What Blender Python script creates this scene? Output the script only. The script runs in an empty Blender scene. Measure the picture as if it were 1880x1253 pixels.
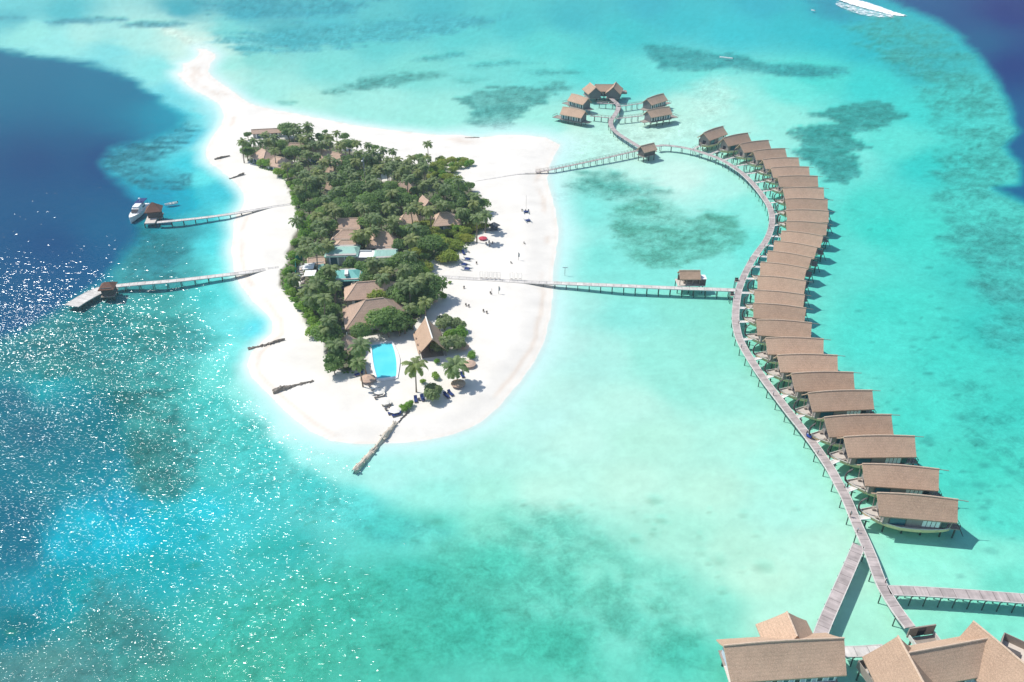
import bpy, math, random
import numpy as np
from mathutils import Vector, Matrix
random.seed(7); RNG=np.random.default_rng(11)
C=bpy.context.scene.collection
PI=math.pi
# ------------------------------------------------------------------ camera
F=1462.0; HY=-270.0; H=130.0
TH=math.atan((626.5-HY)/F); CT,ST=math.cos(TH),math.sin(TH)
cam=bpy.data.cameras.new('camera'); camo=bpy.data.objects.new('camera',cam); C.objects.link(camo)
cam.sensor_width=36; cam.lens=F/1880*36; cam.clip_start=1; cam.clip_end=20000
camo.location=(0,0,H); camo.rotation_euler=(PI/2-TH,0,0)
bpy.context.scene.camera=camo
def P(px,py,z=0.0):
    u=px-940; v=py-626.5
    d=Vector((u,F*CT-v*ST,-(F*ST+v*CT)))
    t=(z-H)/d.z
    return Vector((d.x*t,d.y*t,z))
def toPix(x,y,z=0.0):
    dz=z-H
    fwd=y*CT-dz*ST; dn=-(y*ST+dz*CT)
    return 940+F*x/fwd, 626.5+F*dn/fwd
# ------------------------------------------------------------------ helpers
def srgb(r,g,b):
    f=lambda c:(c/255/12.92) if c/255<=0.04045 else ((c/255+0.055)/1.055)**2.4
    return (f(r),f(g),f(b))
class MB:
    def __init__(s): s.v=[]; s.f=[]; s.tone=None
    def quad(s,a,b,c,d):
        n=len(s.v); s.v+=[tuple(a),tuple(b),tuple(c),tuple(d)]; s.f.append((n,n+1,n+2,n+3))
    def poly(s,pts):
        n=len(s.v); s.v+=[tuple(p) for p in pts]; s.f.append(tuple(range(n,n+len(pts))))
    def box(s,c,sz,rz=0.0,tz=None):
        x,y,z=sz[0]/2,sz[1]/2,sz[2]/2; n=len(s.v); ca,sa=math.cos(rz),math.sin(rz)
        for k in (-1,1):
            for i,j in ((-1,-1),(1,-1),(1,1),(-1,1)):
                s.v.append((c[0]+i*x*ca-j*y*sa,c[1]+i*x*sa+j*y*ca,c[2]+k*z))
        s.f+=[(n+3,n+2,n+1,n),(n+4,n+5,n+6,n+7)]+[(n+i,n+(i+1)%4,n+4+(i+1)%4,n+4+i) for i in range(4)]
    def bar(s,a,b,w,h=None):
        a=Vector(a); b=Vector(b); h=h or w; d=(b-a)
        if d.length<1e-6: return
        d.normalize(); up=Vector((0,0,1)) if abs(d.z)<0.95 else Vector((0,1,0))
        x=d.cross(up).normalized(); y=x.cross(d).normalized(); n=len(s.v)
        for p in (a,b):
            for i,j in ((-1,-1),(1,-1),(1,1),(-1,1)): s.v.append(tuple(p+x*(i*w/2)+y*(j*h/2)))
        s.f+=[(n,n+1,n+2,n+3),(n+7,n+6,n+5,n+4)]+[(n+i,n+4+i,n+4+(i+1)%4,n+(i+1)%4) for i in range(4)]
    def tube(s,pts,rs,seg=6,cap=True):
        rings=[]; pts=[Vector(p) for p in pts]
        if not hasattr(rs,'__len__'): rs=[rs]*len(pts)
        for i,p in enumerate(pts):
            d=(pts[min(i+1,len(pts)-1)]-pts[max(i-1,0)]).normalized()
            up=Vector((0,0,1)) if abs(d.z)<0.9 else Vector((0,1,0))
            x=d.cross(up).normalized(); y=x.cross(d).normalized(); n=len(s.v)
            for k in range(seg):
                a=2*PI*k/seg; s.v.append(tuple(p+x*(math.cos(a)*rs[i])+y*(math.sin(a)*rs[i])))
            rings.append(n)
        for a,b in zip(rings,rings[1:]):
            for k in range(seg): s.f.append((a+k,a+(k+1)%seg,b+(k+1)%seg,b+k))
        if cap:
            s.f.append(tuple(rings[0]+k for k in range(seg))[::-1]); s.f.append(tuple(rings[-1]+k for k in range(seg)))
    def lathe(s,c,prof,seg=16,sx=1,sy=1):
        rings=[]
        for r,z in prof:
            n=len(s.v)
            for k in range(seg):
                a=2*PI*k/seg; s.v.append((c[0]+r*sx*math.cos(a),c[1]+r*sy*math.sin(a),c[2]+z))
            rings.append(n)
        for a,b in zip(rings,rings[1:]):
            for k in range(seg): s.f.append((a+k,a+(k+1)%seg,b+(k+1)%seg,b+k))
        s.f.append(tuple(rings[-1]+k for k in range(seg))); s.f.append(tuple(rings[0]+k for k in range(seg))[::-1])
    def build(s,name,mat,parent=None,loc=None,smooth=False):
        me=bpy.data.meshes.new(name); me.from_pydata(s.v,[],s.f); me.materials.append(mat)
        if smooth: me.polygons.foreach_set('use_smooth',[True]*len(me.polygons))
        if s.tone is not None:
            at=me.attributes.new('tone','FLOAT','FACE'); at.data.foreach_set('value',np.array(s.tone,dtype=np.float32))
        me.update()
        o=bpy.data.objects.new(name,me); C.objects.link(o)
        if parent: o.parent=parent
        if loc is not None: o.location=loc
        return o
def tag(o,label=None,cat=None,group=None,kind=None):
    if label: o['label']=label
    if cat: o['category']=cat
    if group: o['group']=group
    if kind: o['kind']=kind
    return o
def empty(name,loc=(0,0,0),rz=0.0,label=None,cat=None,group=None,scale=None):
    o=bpy.data.objects.new(name,None); C.objects.link(o); o.location=loc; o.rotation_euler=(0,0,rz)
    if scale is not None: o.scale=scale if hasattr(scale,'__len__') else (scale,)*3
    return tag(o,label,cat,group)
def kids(o): return [c for c in C.objects if c.parent is o]
KCACHE={}
def copy_tree(o,parent=None):
    c=o.copy(); C.objects.link(c); c.parent=parent
    if o.name not in KCACHE: KCACHE[o.name]=kids(o)
    for ch in KCACHE[o.name]: copy_tree(ch,c)
    return c
# ------------------------------------------------------------------ materials
class NT:
    def __init__(s,name):
        s.m=bpy.data.materials.new(name); s.m.use_nodes=True; s.t=s.m.node_tree; s.t.nodes.clear()
        s.out=s.t.nodes.new('ShaderNodeOutputMaterial')
    def n(s,typ,**kw):
        nd=s.t.nodes.new(typ)
        for k,v in kw.items():
            if k.startswith('i_'):
                key=k[2:].replace('_',' ')
                nd.inputs[int(key) if key.isdigit() else key].default_value=v
            else: setattr(nd,k,v)
        return nd
    def l(s,a,b): s.t.links.new(a,b)
def mixc(T,fac,a,b,blend='MIX'):
    m=T.n('ShaderNodeMix',data_type='RGBA',blend_type=blend)
    for sock,val in ((m.inputs[0],fac),(m.inputs[6],a),(m.inputs[7],b)):
        if isinstance(val,bpy.types.NodeSocket): T.l(val,sock)
        elif isinstance(val,(int,float)): sock.default_value=val
        else: sock.default_value=(*val,1)
    return m.outputs[2]
def simple(name,col,rough=0.7,var=0.25,scale=1.5,metal=0.0,stretch=None,spec=0.3,bump=0.0,objrand=0.0):
    T=NT(name); b=T.n('ShaderNodeBsdfPrincipled',i_Roughness=rough,i_Metallic=metal); b.inputs['Specular IOR Level'].default_value=spec
    tc=T.n('ShaderNodeTexCoord'); mp=T.n('ShaderNodeMapping'); T.l(tc.outputs['Object'],mp.inputs[0])
    if stretch: mp.inputs['Scale'].default_value=stretch
    nz=T.n('ShaderNodeTexNoise',i_Scale=scale,i_Detail=5.0,i_Roughness=0.65); T.l(mp.outputs[0],nz.inputs['Vector'])
    mr=T.n('ShaderNodeMapRange',i_1=0.3,i_2=0.7); T.l(nz.outputs[0],mr.inputs[0])
    c=mixc(T,mr.outputs[0],tuple(x*(1-var) for x in col),tuple(min(1,x*(1+var)) for x in col))
    if objrand:
        oi=T.n('ShaderNodeObjectInfo'); m2=T.n('ShaderNodeMapRange',i_3=1-objrand,i_4=1+objrand); T.l(oi.outputs['Random'],m2.inputs[0])
        v=T.n('ShaderNodeVectorMath',operation='SCALE'); T.l(c,v.inputs[0]); T.l(m2.outputs[0],v.inputs['Scale']); c=v.outputs[0]
    T.l(c,b.inputs['Base Color'])
    if bump:
        bp=T.n('ShaderNodeBump',i_Strength=bump,i_Distance=0.1); T.l(nz.outputs[0],bp.inputs['Height']); T.l(bp.outputs[0],b.inputs['Normal'])
    T.l(b.outputs[0],T.out.inputs[0]); return T.m
def thatch_mat(name,col,course=0.45):
    T=NT(name); b=T.n('ShaderNodeBsdfPrincipled',i_Roughness=0.95); b.inputs['Specular IOR Level'].default_value=0.1
    tc=T.n('ShaderNodeTexCoord')
    n1=T.n('ShaderNodeTexNoise',i_Scale=0.35,i_Detail=4.0,i_Roughness=0.6); T.l(tc.outputs['Object'],n1.inputs['Vector'])
    n2=T.n('ShaderNodeTexNoise',i_Scale=5.0,i_Detail=6.0,i_Roughness=0.8); T.l(tc.outputs['Object'],n2.inputs['Vector'])
    sx=T.n('ShaderNodeSeparateXYZ'); T.l(tc.outputs['Object'],sx.inputs[0])
    # thatch courses follow the height on the slope
    nz=T.n('ShaderNodeMath',operation='MULTIPLY_ADD',i_1=0.22); T.l(n2.outputs[0],nz.inputs[0]); T.l(sx.outputs['Z'],nz.inputs[2])
    md=T.n('ShaderNodeMath',operation='MODULO',i_1=course); T.l(nz.outputs[0],md.inputs[0])
    mr=T.n('ShaderNodeMapRange',i_1=0.0,i_2=course*0.45,i_3=1.0,i_4=0.0); T.l(md.outputs[0],mr.inputs[0])
    m1=T.n('ShaderNodeMapRange',i_1=0.35,i_2=0.68); T.l(n1.outputs[0],m1.inputs[0])
    m2=T.n('ShaderNodeMapRange',i_1=0.35,i_2=0.65); T.l(n2.outputs[0],m2.inputs[0])
    c=mixc(T,m1.outputs[0],tuple(x*0.78 for x in col),tuple(x*1.12 for x in col))
    c=mixc(T,m2.outputs[0],c,tuple(x*1.28 for x in col)); 
    c2=mixc(T,m2.outputs[0],tuple(x*0.55 for x in col),c)
    c=mixc(T,0.6,c,c2)
    f=T.n('ShaderNodeMath',operation='MULTIPLY',i_1=0.22); T.l(mr.outputs[0],f.inputs[0])
    c=mixc(T,f.outputs[0],c,tuple(x*0.55 for x in col))
    oi=T.n('ShaderNodeObjectInfo'); mo=T.n('ShaderNodeMapRange',i_3=0.84,i_4=1.1); T.l(oi.outputs['Random'],mo.inputs[0])
    v=T.n('ShaderNodeVectorMath',operation='SCALE'); T.l(c,v.inputs[0]); T.l(mo.outputs[0],v.inputs['Scale'])
    T.l(v.outputs[0],b.inputs['Base Color'])
    bp=T.n('ShaderNodeBump',i_Strength=0.6,i_Distance=0.12); T.l(n2.outputs[0],bp.inputs['Height']); T.l(bp.outputs[0],b.inputs['Normal'])
    T.l(b.outputs[0],T.out.inputs[0]); return T.m
def leaf_mat(name,c1,c2,c3=None):
    T=NT(name); at=T.n('ShaderNodeAttribute',attribute_name='tone')
    oi=T.n('ShaderNodeObjectInfo')
    c=mixc(T,at.outputs['Fac'],c1,c2)
    if c3:
        pw=T.n('ShaderNodeMath',operation='POWER',i_1=2.0); T.l(oi.outputs['Random'],pw.inputs[0])
        ml=T.n('ShaderNodeMath',operation='MULTIPLY',i_1=0.7); T.l(pw.outputs[0],ml.inputs[0])
        c=mixc(T,ml.outputs[0],c,c3)
    d=T.n('ShaderNodeBsdfPrincipled',i_Roughness=0.55); d.inputs['Specular IOR Level'].default_value=0.25; T.l(c,d.inputs['Base Color'])
    tr=T.n('ShaderNodeBsdfTranslucent'); 
    v=T.n('ShaderNodeVectorMath',operation='MULTIPLY'); v.inputs[1].default_value=(1.2,1.35,0.7); T.l(c,v.inputs[0]); T.l(v.outputs[0],tr.inputs[0])
    mx=T.n('ShaderNodeMixShader',i_0=0.5); T.l(d.outputs[0],mx.inputs[1]); T.l(tr.outputs[0],mx.inputs[2]); T.l(mx.outputs[0],T.out.inputs[0]); return T.m
def plank_mat(name,col,width=0.35,var=0.22):
    # board tone varies from plank to plank along local x (u attribute)
    T=NT(name); b=T.n('ShaderNodeBsdfPrincipled',i_Roughness=0.8); b.inputs['Specular IOR Level'].default_value=0.2
    at=T.n('ShaderNodeAttribute',attribute_name='run')
    dv=T.n('ShaderNodeMath',operation='DIVIDE',i_1=width); T.l(at.outputs['Fac'],dv.inputs[0])
    fl=T.n('ShaderNodeMath',operation='FLOOR'); T.l(dv.outputs[0],fl.inputs[0])
    wn=T.n('ShaderNodeTexWhiteNoise',noise_dimensions='1D'); T.l(fl.outputs[0],wn.inputs['W'])
    dv2=T.n('ShaderNodeMath',operation='DIVIDE',i_1=2.6); T.l(at.outputs['Fac'],dv2.inputs[0])
    fl2=T.n('ShaderNodeMath',operation='FLOOR'); T.l(dv2.outputs[0],fl2.inputs[0])
    wn2=T.n('ShaderNodeTexWhiteNoise',noise_dimensions='1D'); T.l(fl2.outputs[0],wn2.inputs['W'])
    ad=T.n('ShaderNodeMath',operation='ADD'); T.l(wn.outputs['Value'],ad.inputs[0]); T.l(wn2.outputs['Value'],ad.inputs[1])
    hf=T.n('ShaderNodeMath',operation='MULTIPLY',i_1=0.5); T.l(ad.outputs[0],hf.inputs[0])
    c=mixc(T,hf.outputs[0],tuple(x*(1-var) for x in col),tuple(x*(1+var) for x in col))
    fr=T.n('ShaderNodeMath',operation='FRACT'); T.l(dv2.outputs[0],fr.inputs[0])
    ls=T.n('ShaderNodeMath',operation='LESS_THAN',i_1=0.05); T.l(fr.outputs[0],ls.inputs[0])
    c=mixc(T,ls.outputs[0],c,tuple(x*0.5 for x in col))
    tc=T.n('ShaderNodeTexCoord'); nz=T.n('ShaderNodeTexNoise',i_Scale=0.5,i_Detail=6.0); T.l(tc.outputs['Object'],nz.inputs['Vector'])
    mr=T.n('ShaderNodeMapRange',i_1=0.3,i_2=0.7,i_3=0.8,i_4=1.2); T.l(nz.outputs[0],mr.inputs[0])
    v=T.n('ShaderNodeVectorMath',operation='SCALE'); T.l(c,v.inputs[0]); T.l(mr.outputs[0],v.inputs['Scale'])
    T.l(v.outputs[0],b.inputs['Base Color']); T.l(b.outputs[0],T.out.inputs[0]); return T.m
M={}
M['thatch']=thatch_mat('thatch_palm',(0.51,0.355,0.25))
M['thatch_far']=thatch_mat('thatch_shingle',(0.55,0.39,0.295),0.6)
M['thatch_dark']=thatch_mat('thatch_red',(0.20,0.11,0.08))
M['ridge']=simple('ridge_cap',(0.56,0.42,0.31),0.95,0.2,3)
M['wood']=simple('timber_weathered',(0.30,0.255,0.215),0.85,0.25,2,stretch=(1,1,6))
M['wooddark']=simple('timber_dark',(0.10,0.09,0.085),0.8,0.3,2)
M['pile']=simple('piling_wood',(0.10,0.10,0.09),0.9,0.3,3)
M['deckpale']=simple('deck_pale',(0.56,0.50,0.44),0.8,0.12,0.8,stretch=(1,7,1))
M['plank']=plank_mat('boardwalk_planks',(0.40,0.345,0.325))
M['plankpale']=plank_mat('boardwalk_planks_pale',(0.56,0.53,0.49),0.35,0.10)
M['edge']=simple('edge_beam',(0.58,0.55,0.51),0.8,0.15,1)
M['hull']=simple('hull_paint',(0.76,0.56,0.32),0.6,0.15,0.7)
M['hulltrim']=simple('hull_trim',(0.62,0.60,0.52),0.6,0.1,1)
M['wallgrey']=simple('wall_grey',(0.15,0.155,0.155),0.8,0.2,1.2,stretch=(4,4,1))
M['wall']=simple('wall_plank',(0.28,0.255,0.235),0.8,0.15,1.2,stretch=(4,4,1))
M['wallblue']=simple('wall_bluegrey',(0.50,0.53,0.60),0.7,0.12,1.0)
M['white']=simple('white_paint',(0.80,0.80,0.78),0.5,0.04,1)
M['louvre']=simple('white_shutter',(0.78,0.80,0.76),0.6,0.08,6)
M['concrete']=simple('concrete_wall',(0.42,0.40,0.37),0.9,0.12,0.8)
M['green']=simple('green_metal',(0.30,0.50,0.42),0.5,0.12,0.5,stretch=(6,1,1),objrand=0.1)
M['turq']=simple('turquoise_metal',(0.16,0.46,0.42),0.5,0.15,0.8)
M['teal']=simple('teal_mesh',(0.01,0.24,0.20),0.8,0.2,2)
M['navy']=simple('navy_fabric',(0.015,0.035,0.14),0.8,0.2,2)
M['red']=simple('red_fabric',(0.50,0.06,0.09),0.8,0.1,2)
M['cream']=simple('cream_fabric',(0.80,0.76,0.68),0.8,0.05,2)
M['grey']=simple('grey_metal',(0.34,0.38,0.40),0.5,0.1,1)
M['darkroof']=simple('dark_shelter',(0.09,0.10,0.12),0.8,0.3,1.5)
M['trunk']=simple('bark',(0.24,0.19,0.14),0.9,0.3,4)
M['skin']=simple('skin',(0.30,0.16,0.10),0.6,0.05,4)
M['rock']=simple('groyne_rock',(0.24,0.205,0.17),0.95,0.45,1.6,bump=0.6)
M['sandbag']=simple('groyne_bleached',(0.52,0.46,0.37),0.95,0.3,1.4,bump=0.6)
M['poolwater']=None
M['pooledge']=simple('pool_stone',(0.82,0.80,0.78),0.6,0.05,1)
T_=NT('foam'); _d=T_.n('ShaderNodeBsdfDiffuse'); _d.inputs[0].default_value=(.88,.9,.9,1); _t=T_.n('ShaderNodeBsdfTransparent'); _c=T_.n('ShaderNodeTexCoord'); _n=T_.n('ShaderNodeTexNoise',i_Scale=0.22,i_Detail=6.0,i_Roughness=0.7); T_.l(_c.outputs['Object'],_n.inputs['Vector']); _r=T_.n('ShaderNodeMapRange',i_1=0.30,i_2=0.46); T_.l(_n.outputs[0],_r.inputs[0]); _m=T_.n('ShaderNodeMixShader'); T_.l(_r.outputs[0],_m.inputs[0]); T_.l(_t.outputs[0],_m.inputs[1]); T_.l(_d.outputs[0],_m.inputs[2]); T_.l(_m.outputs[0],T_.out.inputs[0]); M['foam']=T_.m
T_=NT('foam_thin'); _d=T_.n('ShaderNodeBsdfDiffuse'); _d.inputs[0].default_value=(.88,.9,.9,1); _t=T_.n('ShaderNodeBsdfTransparent'); _c=T_.n('ShaderNodeTexCoord'); _n=T_.n('ShaderNodeTexNoise',i_Scale=0.22,i_Detail=6.0,i_Roughness=0.7); T_.l(_c.outputs['Object'],_n.inputs['Vector']); _r=T_.n('ShaderNodeMapRange',i_1=0.45,i_2=0.62); T_.l(_n.outputs[0],_r.inputs[0]); _m=T_.n('ShaderNodeMixShader'); T_.l(_r.outputs[0],_m.inputs[0]); T_.l(_t.outputs[0],_m.inputs[1]); T_.l(_d.outputs[0],_m.inputs[2]); T_.l(_m.outputs[0],T_.out.inputs[0]); M['foam_thin']=T_.m
M['leafA']=leaf_mat('leaf_broad',(0.103,0.188,0.071),(0.235,0.353,0.118),(0.235,0.361,0.110))
M['leafB']=leaf_mat('leaf_bright',(0.118,0.251,0.047),(0.267,0.486,0.086),(0.314,0.423,0.078))
M['leafC']=leaf_mat('leaf_palm',(0.125,0.196,0.094),(0.314,0.400,0.188),(0.361,0.376,0.141))
M['leafD']=leaf_mat('leaf_casuarina',(0.172,0.235,0.110),(0.368,0.439,0.227))
M['leafE']=leaf_mat('leaf_olive',(0.172,0.251,0.047),(0.392,0.470,0.094),(0.423,0.408,0.086))
def glass(name,col,rough=0.1):
    T=NT(name); b=T.n('ShaderNodeBsdfPrincipled',i_Roughness=rough); b.inputs['Base Color'].default_value=(*col,1)
    nz=T.n('ShaderNodeTexNoise',i_Scale=1.2); bp=T.n('ShaderNodeBump',i_Strength=0.05); T.l(nz.outputs[0],bp.inputs['Height']); T.l(bp.outputs[0],b.inputs['Normal'])
    T.l(b.outputs[0],T.out.inputs[0]); return T.m
M['glass']=glass('window_glass',(0.02,0.10,0.14))
M['glassdark']=glass('dark_glass',(0.02,0.025,0.035))
# ------------------------------------------------------------------ world and sun
AZ=math.radians(291.0)   # compass from +Y (forward), clockwise: sun ahead-left
EL=math.radians(55)
S=Vector((math.sin(AZ)*math.cos(EL),math.cos(AZ)*math.cos(EL),math.sin(EL)))
w=bpy.data.worlds.new('World'); bpy.context.scene.world=w; w.use_nodes=True
nt=w.node_tree; bg=nt.nodes['Background']; sky=nt.nodes.new('ShaderNodeTexSky'); sky.sky_type='NISHITA'; sky.sun_disc=False
sky.sun_elevation=EL; sky.sun_rotation=AZ; sky.dust_density=0.7
nt.links.new(sky.outputs[0],bg.inputs[0]); bg.inputs[1].default_value=0.13
sl=bpy.data.lights.new('sun','SUN'); sl.energy=4.1; sl.angle=math.radians(0.53); sl.color=(1.0,0.96,0.90)
so=bpy.data.objects.new('sun',sl); C.objects.link(so); so.rotation_euler=(-S).to_track_quat('-Z','Y').to_euler(); so.location=(0,0,300)
vs=bpy.context.scene.view_settings; vs.view_transform='Standard'; vs.look='None'; vs.gamma=1; vs.exposure=0.24
ELUX=1.44  # radiance of a white level surface in display units

# air between the lens and the far reef
HZ=MB(); HZ.box((0,1200,58),(5600,3600,150)); T=NT('haze'); pv=T.n('ShaderNodeVolumePrincipled'); pv.inputs['Color'].default_value=(.72,.9,1,1); pv.inputs['Density'].default_value=0.0002; pv.inputs['Anisotropy'].default_value=0.3; T.l(pv.outputs[0],T.out.inputs['Volume'])
tag(HZ.build('haze',T.m),kind='stuff')
# ------------------------------------------------------------------ sea bed, beach and water: maps of the real ground, kept in metres on the ground
def interp_noise(x,y,seed):
    xi=np.floor(x).astype(np.int64); yi=np.floor(y).astype(np.int64); xf=x-xi; yf=y-yi
    xf=xf*xf*(3-2*xf); yf=yf*yf*(3-2*yf)
    def h(a,b):
        n=(a*374761393+b*668265263+seed*1442695041)&0x7fffffff; n=((n^(n>>13))*1274126177)&0x7fffffff
        n=n^(n>>16); return (n&0xffff)/65535.0
    a=h(xi,yi);b=h(xi+1,yi);c=h(xi,yi+1);d=h(xi+1,yi+1)
    return (a*(1-xf)+b*xf)*(1-yf)+(c*(1-xf)+d*xf)*yf
def fbm(x,y,seed=0,oct=4,gain=0.5):
    s=0;a=1;t=0
    for o in range(oct):
        s=s+a*interp_noise(x*2**o+17.3*o,y*2**o-9.1*o,seed+o); t+=a; a*=gain
    return s/t
YS=1.7
def sdist(px,py,poly):
    """signed distance in photo-plan units to a closed outline, positive inside"""
    P0=np.array(poly,float); P1=np.roll(P0,-1,0); d2=np.full(px.shape,1e18); ins=np.zeros(px.shape,bool)
    for (x0,y0),(x1,y1) in zip(P0,P1):
        ax,ay=x0,y0*YS; bx,by=x1,y1*YS; qx,qy=px,py*YS
        ex,ey=bx-ax,by-ay; t=np.clip(((qx-ax)*ex+(qy-ay)*ey)/(ex*ex+ey*ey+1e-9),0,1)
        d2=np.minimum(d2,(qx-ax-t*ex)**2+(qy-ay-t*ey)**2)
        c=((y0>py)!=(y1>py))&(px<(x1-x0)*(py-y0)/(y1-y0+1e-12)+x0); ins^=c
    d=np.sqrt(d2); return np.where(ins,d,-d)
def sstep(a,b,x):
    t=np.clip((x-a)/(b-a),0,1); return t*t*(3-2*t)
UNDER=[(448,286),(462,272),(500,262),(545,256),(600,268),(650,285),(700,300),(760,308),(820,314),(845,318),(835,330),(865,350),(888,372),(893,400),(880,428),(862,452),(838,470),(812,470),(790,484),(784,492),(800,520),(800,548),(784,572),(766,592),(750,612),(700,612),(664,620),(664,650),(672,668),(665,684),(640,692),(612,684),(598,676),(598,648),(588,622),(566,606),(560,590),(548,568),(530,550),(516,532),(514,506),(526,484),(524,470),(536,456),(536,444),(550,428),(554,410),(545,396),(541,376),(530,350),(524,334),(500,318),(476,307),(456,297)]
UKEEP=[(706,332,13,7),(550,510,9,24),(708,662,34,38),(700,326,6,6),(642,606,12,5),(688,342,5,9),(543,300,4,2)]
ISLAND=[(388,96),(379,91),(363,90),(368,99),(354,112),(335,119),(340,131),(326,137),(344,155),(361,167),(385,180),(405,194),(414,211),(408,231),(391,252),(381,269),(378,286),(388,300),(408,313),(426,328),(440,342),(449,355),(452,367),(447,383),(438,394),(432,407),(430,421),(428,440),(427,456),(428,470),(431,492),(435,510),(448,530),(466,553),(485,570),(500,590),(502,612),(482,630),(462,650),(456,672),(462,692),(480,710),(500,730),(521,751),(545,771),(572,791),(606,808),(650,814),(700,814),(745,812),(785,807),(830,798),(875,778),(915,748),(945,712),(975,672),(998,625),(1008,585),(1012,545),(1014,505),(1020,462),(1024,420),(1018,385),(1008,350),(1002,325),(1010,300),(1020,280),(1026,266),(1000,254),(960,250),(920,249),(880,253),(840,250),(800,248),(760,245),(700,238),(650,231),(600,221),(560,213),(520,206),(480,198),(450,186),(430,171),(410,156),(391,143),(381,132),(386,115),(396,103)]
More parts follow.
